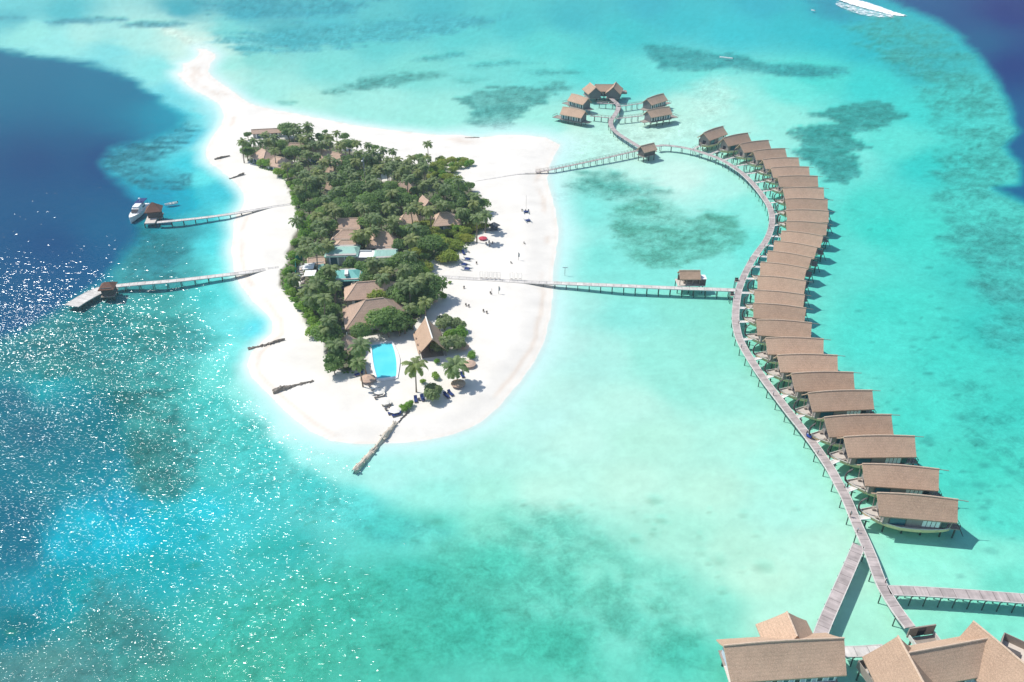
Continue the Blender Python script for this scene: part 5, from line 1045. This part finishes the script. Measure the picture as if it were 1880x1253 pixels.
# ------------------------------------------------------------------ swimming pool
r=empty('swimming_pool',(0,0,0),0,'turquoise swimming pool with one bowed side and a white surround','pool')
zp=1.62
def bez(a,b,c,n): return [a*(1-t)**2+b*2*t*(1-t)+c*t*t for t in [i/n for i in range(n)]]
ring=bez(P(682.5,633.5,zp),P(683,668,zp),P(693,695,zp),8)+bez(P(693,695,zp),P(711,694,zp),P(727.5,690.5,zp),4)+bez(P(727.5,690.5,zp),P(731,657,zp),P(719,629.8,zp),8)+bez(P(719,629.8,zp),P(700,630,zp),P(682.5,633.5,zp),4)
cen=sum(ring,Vector())/len(ring)
outer=[cen+(p-cen)*(1+1.1/((p-cen).length)) for p in ring]; outer=[Vector((p.x,p.y,zp)) for p in outer]
g=MB(); n=len(ring)
for i in range(n):
    j=(i+1)%n; a,b,c,d=[Vector((q.x,q.y,q.z+.02)) for q in (ring[i],ring[j],outer[j],outer[i])]; g.quad(a,b,c,d); g.quad(d,c,c-Vector((0,0,.7)),d-Vector((0,0,.7))); g.quad(b,a,a-Vector((0,0,1.2)),b-Vector((0,0,1.2)))
g.build('surround',M['pooledge'],r)
T=NT('pool_water'); b=T.n('ShaderNodeBsdfPrincipled',i_Roughness=.08); nz=T.n('ShaderNodeTexNoise',i_Scale=.15,i_Detail=2.0); tc=T.n('ShaderNodeTexCoord'); T.l(tc.outputs['Object'],nz.inputs['Vector'])
mr=T.n('ShaderNodeMapRange',i_1=.35,i_2=.65); T.l(nz.outputs[0],mr.inputs[0]); T.l(mixc(T,mr.outputs[0],(0.085,0.60,0.70),(0.13,0.66,0.74)),b.inputs['Base Color']); b.inputs['Specular IOR Level'].default_value=.3
n2=T.n('ShaderNodeTexNoise',i_Scale=2.5); bp=T.n('ShaderNodeBump',i_Strength=.15,i_Distance=.1); T.l(n2.outputs[0],bp.inputs['Height']); T.l(bp.outputs[0],b.inputs['Normal']); T.l(b.outputs[0],T.out.inputs[0])
g=MB(); g.poly([Vector((p.x,p.y,zp-.18)) for p in ring]); g.build('pool_surface',T.m,r)
g=MB(); g.tube([ring[-3]+Vector((.2,0,-.1)),ring[-3]+Vector((.2,0,1.0)),ring[-3]+Vector((.2,-.6,1.0)),ring[-3]+Vector((.2,-.6,-.1))],.05,5); g.build('handrail',M['grey'],r)
# ------------------------------------------------------------------ parasols and loungers
def thatch_parasol(px,py,label,rad=2.0,z=2.9):
    c=P(px,py,z-.2); g0=gz(c.x,c.y); r=empty('thatched_parasol',(c.x,c.y,g0),0,label,'parasol','thatched parasols around the pool end of the beach')
    g=MB(); hh=z-g0; g.lathe((0,0,0),[(rad,hh-.85),(rad*.98,hh-.72),(rad*.6,hh-.35),(.15,hh),(.02,hh+.15)],18); g.build('canopy',M['thatch_far'],r); g=MB(); g.tube([(0,0,-.2),(0,0,hh)],.08,6); g.build('pole',M['wooddark'],r)
thatch_parasol(675,692,'thatched parasol left of the pool end beside the dark loungers',2.25)
thatch_parasol(851,633,'uppermost thatched parasol on the right, below the shrub clump',1.75)
thatch_parasol(861.5,665,'middle thatched parasol on the right, under the round clipped bush',2.0)
thatch_parasol(841,701,'lowest thatched parasol on the right, in front of the spreading palm',2.1)
thatch_parasol(796,549,'small dark parasol in tree shade at the east edge of the grove',1.5)
def parasol(px,py,label,mat,rad=1.5,z=2.6):
    c=P(px,py,z); g0=gz(c.x,c.y); r=empty('beach_parasol',(c.x,c.y,g0),0,label,'parasol'); hh=z-g0
    g=MB(); g.lathe((0,0,0),[(rad,hh-.5),(rad,hh-.42),(rad*.6,hh-.18),(.1,hh+.05),(.02,hh+.15)],8); g.build('canopy',M[mat],r); g=MB(); g.tube([(0,0,-.2),(0,0,hh)],.04,6); g.build('pole',M['wood'],r)
    for k in range(8): 
        a=2*PI*k/8; s_=MB(); s_.bar((.1*math.cos(a),.1*math.sin(a),hh-.1),(rad*.97*math.cos(a),rad*.97*math.sin(a),hh-.52),.04); s_.build('rib',M['wood'],r)
parasol(725,750,'cream round parasol beside the clipped hedge',"cream",1.75)
parasol(886.5,435.5,'red round parasol on the east beach below the dark shelter','red',1.75,2.3)
parasol(696,716,'upper of the two white parasols over white loungers left of the sand terrace','cream',1.6)
parasol(707,735,'lower of the two white parasols over white loungers left of the sand terrace','cream',1.6)
def lounger_proto():
    r=empty('sun_lounger'); f=MB(); f.box((0,0,.28),(.75,1.95,.08)); f.build('frame',M['wood'],r)
    for x in (-.32,.32):
        for y in (-.85,.85): l=MB(); l.box((x,y,.12),(.07,.07,.3)); l.build('leg',M['wood'],r)
    m=MB(); m.box((0,-.3,.38),(.72,1.3,.12)); mo=m.build('mattress',M['navy'],r); b=MB(); b.poly([(-.36,.36,.33),(.36,.36,.33),(.36,.98,.85),(-.36,.98,.85)]); b.poly([(-.36,.98,.75),(.36,.98,.75),(.36,.4,.28),(-.36,.4,.28)]); b.poly([(-.36,.98,.75),(-.36,.98,.85),(.36,.98,.85),(.36,.98,.75)][::-1]); b.build('backrest',M['navy'],r)
    return r
lp=lounger_proto(); lw=lounger_proto()
for c in kids(lw):
    if c.name.startswith(('mattress','backrest')): c.data=c.data.copy(); c.data.materials[0]=M['cream']
LN=[(763.5,737,10,1.25,0,'left one of the blue lounger pair at the foot of the tall pool palm'),(776,734.5,20,1.25,0,'right one of the blue lounger pair at the foot of the tall pool palm'),(820,729.5,35,1.25,0,'left one of the blue lounger pair right of the feathery shrub'),(827.5,725.5,35,1.25,0,'right one of the blue lounger pair right of the feathery shrub'),(721,761,-70,1.3,0,'upper of two navy loungers in front of the cream parasol'),(728,764.5,-62,1.3,0,'lower of two navy loungers in front of the cream parasol'),(836,710,40,1.2,0,'navy lounger half under the lowest right thatched parasol'),(846,709,30,1.2,0,'navy lounger in the shade of the lowest right thatched parasol'),(849,692,20,1.2,0,'dark lounger behind the lowest right thatched parasol'),(659,690,-60,1.3,0,'navy lounger left of the thatched parasol at the pool end'),(851,467,20,1.3,0,'blue lounger at the right tip of the big olive shrub'),
(689,716,-72,1.2,1,'white lounger nearest the pool in the row left of the sand terrace'),(693,722,-72,1.2,1,'second white lounger from the pool in the row left of the sand terrace'),(699,729,-72,1.2,1,'third white lounger from the pool in the row left of the sand terrace'),(706,740,-72,1.2,1,'fourth white lounger from the pool in the row left of the sand terrace'),(711,746,-72,1.2,1,'white lounger nearest the cream parasol in the row left of the terrace')]
first=[True,True]
for x,y,a,s,k,lab in LN:
    src=(lp,lw)[k]; o=src if first[k] else copy_tree(src); first[k]=False; g=G(x,y); o.location=g; o.rotation_euler=(0,0,math.radians(a)); o.scale=(s,s,s); tag(o,lab,'sun lounger','sun loungers on the south beach')
# small side tables and baskets
def stool(px,py,label,mat='wooddark',h=.6,rad=.45,group='small round tables on the sand'):
    r=MB(); r.lathe((0,0,0),[(rad*.5,0),(rad*.4,h*.3),(rad*.45,h*.85),(rad,h*.9),(rad,h)],12); o=r.build('side_table',M[mat],None,loc=G(px,py)); tag(o,label,'side table',group)
for x,y,l in ((679,712,'dark round table beside the first white lounger below the thatched parasol'),(694.5,730,'dark round table at the upper end of the white parasol pair'),(690,734,'brown round table left of the lower white parasol'),(709,754.5,'dark round table left of the cream parasol'),(715,751,'brown round table touching the shade of the cream parasol'),(769.5,736,'pale small table between the two blue loungers under the pool palm')): stool(x,y,l)
# chairs and beach things on the east beach
def chair(px,py,ang,label,mat='wood',group='dark beach chairs on the east beach'):
    r=empty('beach_chair',G(px,py),math.radians(ang),label,'chair',group,.9); g=MB(); g.box((0,0,.4),(.6,.6,.08)); g.build('seat',M[mat],r); g=MB(); g.box((0,.3,.75),(.6,.08,.7)); g.build('backrest',M[mat],r)
    for x in (-.26,.26):
        for y in (-.26,.26): l=MB(); l.box((x,y,.18),(.06,.06,.4)); l.build('leg',M[mat],r)
for x,y,a,l in ((893,450,20,'leftmost dark chair of the four set out below the red parasol'),(898,447,0,'rear dark chair of the four set out below the red parasol'),(904,449,-20,'rightmost dark chair of the four set out below the red parasol'),(899,453,180,'front dark chair of the four set out below the red parasol'),(894,425,10,'single small dark chair left of the dark beach shelter'),(958.5,389,0,'left small chair beside the foot of the tall mast on the beach'),(965,390,0,'middle small chair beside the foot of the tall mast on the beach'),(970.5,389.5,0,'right small chair beside the foot of the tall mast on the beach'),(861,465,90,'brown chair right of the olive shrub on open sand'),(875,486,0,'tiny lone stool in the middle of the east beach'),(852,531,0,'small chair on the sand below the straight jetty'),(901,541,30,'dark chair by the two poles below the straight jetty'),(856,563,30,'left of the two dark chairs on the sand right of the round-headed tree'),(861,565,10,'right of the two dark chairs on the sand right of the round-headed tree'),(888,574,20,'left of two chairs furthest down the east beach'),(894,577,10,'right of two chairs furthest down the east beach'),(939,485,60,'small dark chair by the leaning dark flag'),(963,449,60,'small chair near the water up the east beach')): chair(x,y,a,l)
# dark shelter
r=empty('beach_shelter',(0,0,0),0,'dark grey square beach shelter at the east edge of the grove','shelter'); c=P(907,413,3.2)
g=MB(); g.lathe((c.x,c.y,0),[(2.6,2.9),(2.5,3.1),(.2,4.3)],4); g.build('roof',M['darkroof'],r)
for dx in (-1.5,1.5):
    for dy in (-1.5,1.5): g=MB(); g.bar((c.x+dx,c.y+dy,1),(c.x+dx,c.y+dy,3),.14); g.build('post',M['wooddark'],r)
g=MB(); g.box((c.x,c.y-.4,1.7),(2.6,1.6,1.3)); g.build('counter',M['darkroof'],r)
# catamarans and poles
def catamaran(px,py,ang,label,mast=7):
    r=empty('beach_catamaran',G(px,py),math.radians(ang),label,'catamaran'); 
    for sd in (-1,1): g=MB(); g.tube([(sd*1.0,-2.2,.45),(sd*1.0,-1.2,.25),(sd*1.0,1.2,.25),(sd*1.0,2.1,.5)],[.06,.22,.22,.1],7); g.build('hull',M['grey'],r)
    g=MB(); g.box((0,0,.5),(2.0,1.6,.06)); g.build('trampoline',M['navy'],r)
    if mast: g=MB(); g.tube([(0,.3,.5),(0,.3,mast)],.05,5); g.build('mast',M['wood'],r)
catamaran(969,407,20,'small beached catamaran with blue deck below the mast on the east beach',0)
catamaran(966,391,5,'beached catamaran with a tall thin mast near the east waterline',7.5)
catamaran(852,488,60,'grey beached catamaran hulls just below the olive shrub',0)
catamaran(857,496,80,'dark heaped canoe and catamaran beside the straight jetty end',0)
catamaran(858,478,70,'pale blue upturned boat deck right of the olive shrub',0)
def flag(px,py,h,label,name='flag_pole',cl=True):
    r=empty(name,G(px,py),0,label,'flag pole'); g=MB(); g.tube([(0,0,0),(0.05,0,h)],.06,6); g.build('pole',M['wooddark'],r)
    if cl: g=MB(); pts=[(0,0,h*.35),(0,0,h),(.35,.05,h*.95),(.6,.1,h*.7),(.5,.1,h*.45)]; g.poly(pts); g.poly([(x,y+.04,z) for x,y,z in pts][::-1]); g.build('flag',M['grey'],r)
flag(951.5,479,3.2,'leaning dark feather flag near the waterline of the east beach'); flag(915.5,541,3.0,'right one of two poles on the sand below the straight jetty',cl=True); flag(903,543,2.6,'left one of two poles on the sand below the straight jetty',cl=False)
r=empty('volleyball_net',(0,0,0),0,'t-shaped sign post standing in shallow water above the straight jetty','sign post'); c=P(1037,505,0); g=MB(); g.tube([(c.x,c.y,-.6),(c.x,c.y,3.0)],.07,6); g.build('post',M['wooddark'],r); g=MB(); g.box((c.x,c.y,2.9),(1.8,.15,.25)); g.build('sign_board',M['grey'],r); r.name='sign_post'
# swing frames over the sand path
for i,x in enumerate((884,893,901,909,916,939,947,955)):
    r=empty('swing_frame',G(x,513.5+ (x-884)*.03),0,f'{["leftmost thin white swing frame","second thin white swing frame from the left","third thin white swing frame from the left","fourth thin white swing frame from the left","fifth swing frame, last before the gap","first swing frame right of the gap","middle of the three frames right of the gap","rightmost thin white swing frame"][i]} over the sand path','swing frame','thin white swing frames over the sand path'); 
    for dx in (-.55,.55): g=MB(); g.bar((dx,0,0),(dx,0,2.9),.08); g.build('post',M['cream'],r)
    g=MB(); g.bar((-.55,0,2.9),(.55,0,2.9),.08); g.build('crossbar',M['cream'],r); g=MB(); g.box((0,0,.6),(.7,.35,.06)); g.build('seat',M['wood'],r)
    g=MB(); [g.bar((dx,0,.6),(dx*.8,0,2.9),.03) for dx in (-.32,.32)]; g.build('rope',M['cream'],r)
# sand paths trodden and laid across the beach
for nm,pts,w_ in (('beach_path',[(984,316.5),(950,321),(910,327.5),(872,334)],1.0),('beach_path',[(533,375.5),(545,374)],1.2),('beach_path',[(492,494),(512,491.5)],1.6)):
    pp=[G(x,y)+Vector((0,0,.07)) for x,y in pts]; tag(ribbon(smooth_path(pp),w_,.06,M['plankpale'],nm,None),kind='structure')
# ------------------------------------------------------------------ groynes
def groyne(p0,p1,w0,w1,label,mat='rock',seed=1,h=.7):
    rg=random.Random(seed); a=P(*p0,0);b=P(*p1,0); d=b-a; L=d.length; d.normalize(); s=Vector((-d.y,d.x,0)); n=max(6,int(L/1.1)); g=MB(); m=6; rows_=[]
    for i in range(n+1):
        t=i/n; w=w0+(w1-w0)*t; w*=rg.uniform(.75,1.2); c=a+d*(L*t); base=gz(c.x,c.y); row=[]
        for k in range(m+1):
            x=(k/m-.5)*w; z=(h*rg.uniform(.6,1.15))*max(0,1-(abs(k/m-.5)*2)**2.5)-(.5 if k in (0,m) else 0)
            row.append(len(g.v)); g.v.append((c.x+s.x*x+rg.uniform(-.15,.15),c.y+s.y*x+rg.uniform(-.15,.15),base*.9+z))
        rows_.append(row)
    for r0,r1 in zip(rows_,rows_[1:]):
        for k in range(m): g.f.append((r0[k],r0[k+1],r1[k+1],r1[k]))
    for i in range(int(L*2.2)):
        t=rg.random(); c=a+d*(L*t)+s*rg.uniform(-.5,.5)*w0; zz=gz(c.x,c.y)*.9+h*.6; q=rg.uniform(.2,.5); nb=len(g.v)
        for dx,dy,dz in ((1,0,0),(-1,0,0),(0,1,0),(0,-1,0),(0,0,1),(0,0,-1)): g.v.append((c.x+dx*q*rg.uniform(.6,1.2),c.y+dy*q*rg.uniform(.6,1.2),zz+dz*q*.7))
        g.f+= [(nb+i_,nb+j_,nb+k_) for i_,j_,k_ in ((0,2,4),(2,1,4),(1,3,4),(3,0,4),(2,0,5),(1,2,5),(3,1,5),(0,3,5))]
    tag(g.build('groyne',M[mat]),label,'groyne')
groyne((649,866),(728,783),1.7,1.3,'long rubble and sandbag groyne running off the south tip of the beach','sandbag',3,.65)
groyne((732,783),(752,762),.5,.35,'thin dark timber continuation at the top of the long south groyne','rock',4,.5)
groyne((501,722.5),(535,717),1.5,1.4,'broad dark outer end of the short groyne on the south-west beach','rock',5,.7)
groyne((535,717),(577,707),.9,.35,'thin dark inner part of the short groyne on the south-west beach','rock',6,.55)
groyne((456,641),(524,629),1.1,.4,'slim dark groyne on the west beach left of the round hut','rock',7,.5)
groyne((422,329),(449,323),.8,.4,'short dark groyne above the upper jetty on the west beach','rock',8,.45)
groyne((394,294.5),(423,290.5),.6,.4,'topmost tiny groyne near the north-west bend of the beach','rock',9,.4)
groyne((854,254),(880,253.2),.8,.5,'small dark rock bar at the waterline of the north beach','rock',10,.4)
# ------------------------------------------------------------------ yacht and skiff
def loft(mb,st,close=True):
    rings=[]
    for prof in st: n=len(mb.v); mb.v+=[tuple(p) for p in prof]; rings.append((n,len(prof)))
    for (a,k),(b,_) in zip(rings,rings[1:]):
        for i in range(k-1): mb.f.append((a+i,a+i+1,b+i+1,b+i))
    if close:
        for a,k in (rings[0],rings[-1]): mb.f.append(tuple(a+i for i in range(k)))
pa=P(243,411,0); pb=P(270,381,0); d=(pa-pb); L=d.length; yaw=math.atan2(d.y,d.x)
yr=empty('motor_yacht',((pa+pb)/2)+Vector((-0.5,0,0)),yaw,'white motor yacht with a navy top moored beside the pyramid-roofed jetty hut','yacht')
Ls=L/2; m=MB(); st=[]
for t,w_,h_ in ((-1,2.0,1.9),(-.6,2.25,1.9),(-.1,2.3,2.0),(.35,2.05,2.2),(.7,1.3,2.4),(.9,.6,2.55),(1.0,.08,2.65)):
    x=t*Ls; st.append([(x,-w_,h_),(x-.1,-w_*.85,.5),(x-.15,0,-.5),(x-.1,w_*.85,.5),(x,w_,h_)])
loft(m,st); hu=m.build('hull',M['white'],yr,smooth=False)
m=MB()
for (a,b) in zip(st,st[1:]): m.quad(a[0],b[0],b[4],a[4])
m.build('deck',M['white'],yr)
m=MB(); m.tube([p[0] for p in st]+[st[-1][4]]+[p[4] for p in st[::-1]],.07,4); m.build('rub_rail',M['grey'],hu)
m=MB(); st2=[]
for t,w_,z in ((-.55,1.65,3.6),(-.1,1.7,3.7),(.2,1.5,3.6),(.42,1.2,2.4)): x=t*Ls; st2.append([(x,-w_-.1,2.0),(x-.1,-w_,z),(x-.1,w_,z),(x,w_+.1,2.0)])
loft(m,st2); m.build('cabin',M['white'],yr)
m=MB(); m.poly([(Ls*.215,-1.4,3.5),(Ls*.40,-1.15,2.62),(Ls*.40,1.15,2.62),(Ls*.215,1.4,3.5)]); m.poly([(Ls*.235,-1.4,3.56),(Ls*.42,-1.15,2.68),(Ls*.42,1.15,2.68),(Ls*.235,1.4,3.56)]); m.build('windscreen',M['glassdark'],yr)
m=MB(); m.box((-.1*Ls,0,4.0),(.5*Ls,2.6,.6)); m.build('flybridge',M['white'],yr)
m=MB(); m.box((-.62*Ls,0,4.35),(.62*Ls,3.5,.16)); [m.bar((-.62*Ls+dx,dy,2),(-.62*Ls+dx,dy,4.3),.1) for dx in (-.26*Ls,.26*Ls) for dy in (-1.6,1.6)]; m.build('sun_top',M['navy'],yr)
for sd in (-1,1): m=MB(); m.box((-.35*Ls,sd*1.86,2.9),(.3*Ls,.06,.6)); m.build('window',M['glassdark'],yr)
m=MB(); m.tube([(-.5*Ls,0,4.4),(-.5*Ls,0,5.6)],.08,6); m.lathe((-.5*Ls,0,5.5),[(.05,0),(.4,.1),(.4,.4),(.05,.55)],10); m.build('radar_mast',M['white'],yr)
def skiff(p0,p1,label,name='skiff',w=.95):
    a=P(*p0,0);b=P(*p1,0); d=b-a; l=d.length/2; r=empty(name,(a+b)/2,math.atan2(d.y,d.x),label,'boat'); m=MB(); st=[]
    for t,k,h_ in ((-1,.8,.7),(-.4,1,.65),(.3,.95,.7),(.75,.5,.8),(1,.05,.95)): st.append([(t*l,-w*k,h_),(t*l,-w*k*.7,0),(t*l,0,-.2),(t*l,w*k*.7,0),(t*l,w*k,h_)])
    loft(m,st); m.build('hull',M['white'],r); m=MB(); m.tube([s_[0] for s_ in st]+[s_[4] for s_ in st[::-1]],.1,4); m.build('gunwale',M['white'],r)
    for t in (-.4,.1): m=MB(); m.box((t*l,0,.5),(.5,w*1.7,.1)); m.build('seat',M['deckpale'],r)
    m=MB(); m.box((-l-.15,0,.75),(.35,.35,.7)); m.build('outboard_motor',M['glassdark'],r)
skiff((326,374),(303,378.5),'small white skiff floating right of the pyramid-roofed jetty hut')
skiff((1345,109),(1321,106),'tiny white boat crossing the long dark reef patch at the top','boat',.9)
skiff((1496,21),(1489,19.5),'tiny white boat near the surf at the top edge','boat',1.0)
# ------------------------------------------------------------------ surf on the outer reef and its wash
def foam(outline,label,seed,h=.35,mt='foam',name='surf'):
    rg=random.Random(seed); g=MB(); n=60
    top=[P(x,y,0.12) for x,y in outline[0]]; bot=[P(x,y,0.12) for x,y in outline[1]]
    def at(pl,t): k=t*(len(pl)-1); i=min(int(k),len(pl)-2); return pl[i].lerp(pl[i+1],k-i)
    grid=[]
    for i in range(n+1):
        t=i/n; a=at(top,t);b=at(bot,t); row=[]
        for j in range(7):
            s=j/6; p=a.lerp(b,s); row.append(len(g.v)); g.v.append((p.x+rg.uniform(-.8,.8),p.y+rg.uniform(-3,3),.1+h*math.sin(PI*s)*rg.uniform(.3,1.2)))
        grid.append(row)
    for r0,r1 in zip(grid,grid[1:]):
        for j in range(6):
            g.f.append((r0[j],r0[j+1],r1[j+1],r1[j]))
    tag(g.build(name,M[mt]),label,None,None,'stuff')
foam(([(1545,-8),(1570,-1),(1594,5),(1617,13),(1642,22),(1664,29.5)],[(1540,0),(1562,8),(1586,15),(1610,21),(1634,27),(1660,30.5)]),'long white breaking wave on the outer reef at the top edge',1,.9)
foam(([(1538,3),(1562,10),(1587,17.5),(1612,23),(1640,28.5)],[(1533,8),(1553,18),(1583,27.5),(1610,31),(1640,31.5)]),'thin foam line spreading behind the breaking wave',2,.2,mt='foam_thin',name='surf_wash')
# ------------------------------------------------------------------ people on the boardwalk
def person(px,py,z,ang,label,shirt,cart=False):
    r=empty('person',P(px,py,z),math.radians(ang),label,'person'); me=bpy.data.meshes.new('body')
    vs_=[(0,0,.95),(0,0,1.2),(0,0,1.42),(0,.01,1.53),(0,.02,1.66),(.19,0,1.4),(.27,.08,1.15),(.24,.28,1.02),(-.19,0,1.4),(-.28,.02,1.13),(-.27,.14,.9),(.1,0,.9),(.11,.08,.5),(.11,-.02,.08),(.11,.13,.03),(-.1,0,.9),(-.11,-.02,.5),(-.11,-.14,.08),(-.11,0,.03)]
    es=[(0,1),(1,2),(2,3),(3,4),(2,5),(5,6),(6,7),(2,8),(8,9),(9,10),(0,11),(11,12),(12,13),(13,14),(0,15),(15,16),(16,17),(17,18)]
    rad=[.14,.13,.15,.055,.1,.065,.05,.035,.065,.05,.035,.09,.065,.045,.04,.09,.065,.045,.04]
    me.from_pydata(vs_,es,[]); o=bpy.data.objects.new('body',me); C.objects.link(o); o.parent=r; me.materials.append(M['skin'])
    sk=o.modifiers.new('skin','SKIN'); 
    for i,rv in enumerate(rad): me.skin_vertices[0].data[i].radius=(rv,rv*.8); me.skin_vertices[0].data[i].use_root=(i==0)
    sb=o.modifiers.new('sub','SUBSURF'); sb.levels=1; sb.render_levels=1
    m=MB(); m.lathe((0,0,0),[(.2,.85),(.19,1.05),(.22,1.3),(.16,1.48),(.07,1.5)],12,1.05,.72); m.build('shirt',shirt,r); m=MB(); m.lathe((0,0,0),[(.13,.55),(.2,.9),(.19,.98)],12,1.1,.8); m.build('shorts',M['wooddark'],r)
    m=MB(); m.lathe((0,.01,1.62),[(.1,0),(.125,.06),(.1,.13),(.03,.17)],10); m.build('hair',M['glassdark'],r)
    return r
person(1560.5,949,1.75,200,'person in a grey shirt standing on the boardwalk near the nearest villas',M['grey'])
person(1480,801,1.75,30,'person in dark blue pushing a blue cart on the boardwalk',M['navy'])
r=empty('service_cart',P(1485.5,803.5,1.75),math.radians(-52),'blue service cart on the boardwalk by the fourth-nearest gangway','cart'); bl=simple('cart_blue',(.03,.08,.38),.5,.1); m=MB(); m.box((0,0,.7),(1.3,.8,.7)); m.build('bin',bl,r); m=MB(); m.box((0,0,1.1),(1.1,.6,.12)); m.build('linen',M['white'],r)
for x in (-.45,.45):
    for y in (-.3,.3):
        m=MB(); m.tube([(x,y-.04,.16),(x,y+.04,.16)],.16,8); m.build('wheel',M['wooddark'],r)
m=MB(); m.bar((-.75,-.35,1.15),(-.75,.35,1.15),.05); m.bar((-.65,-.35,.8),(-.75,-.35,1.15),.05); m.bar((-.65,.35,.8),(-.75,.35,1.15),.05); m.build('handle',M['grey'],r)
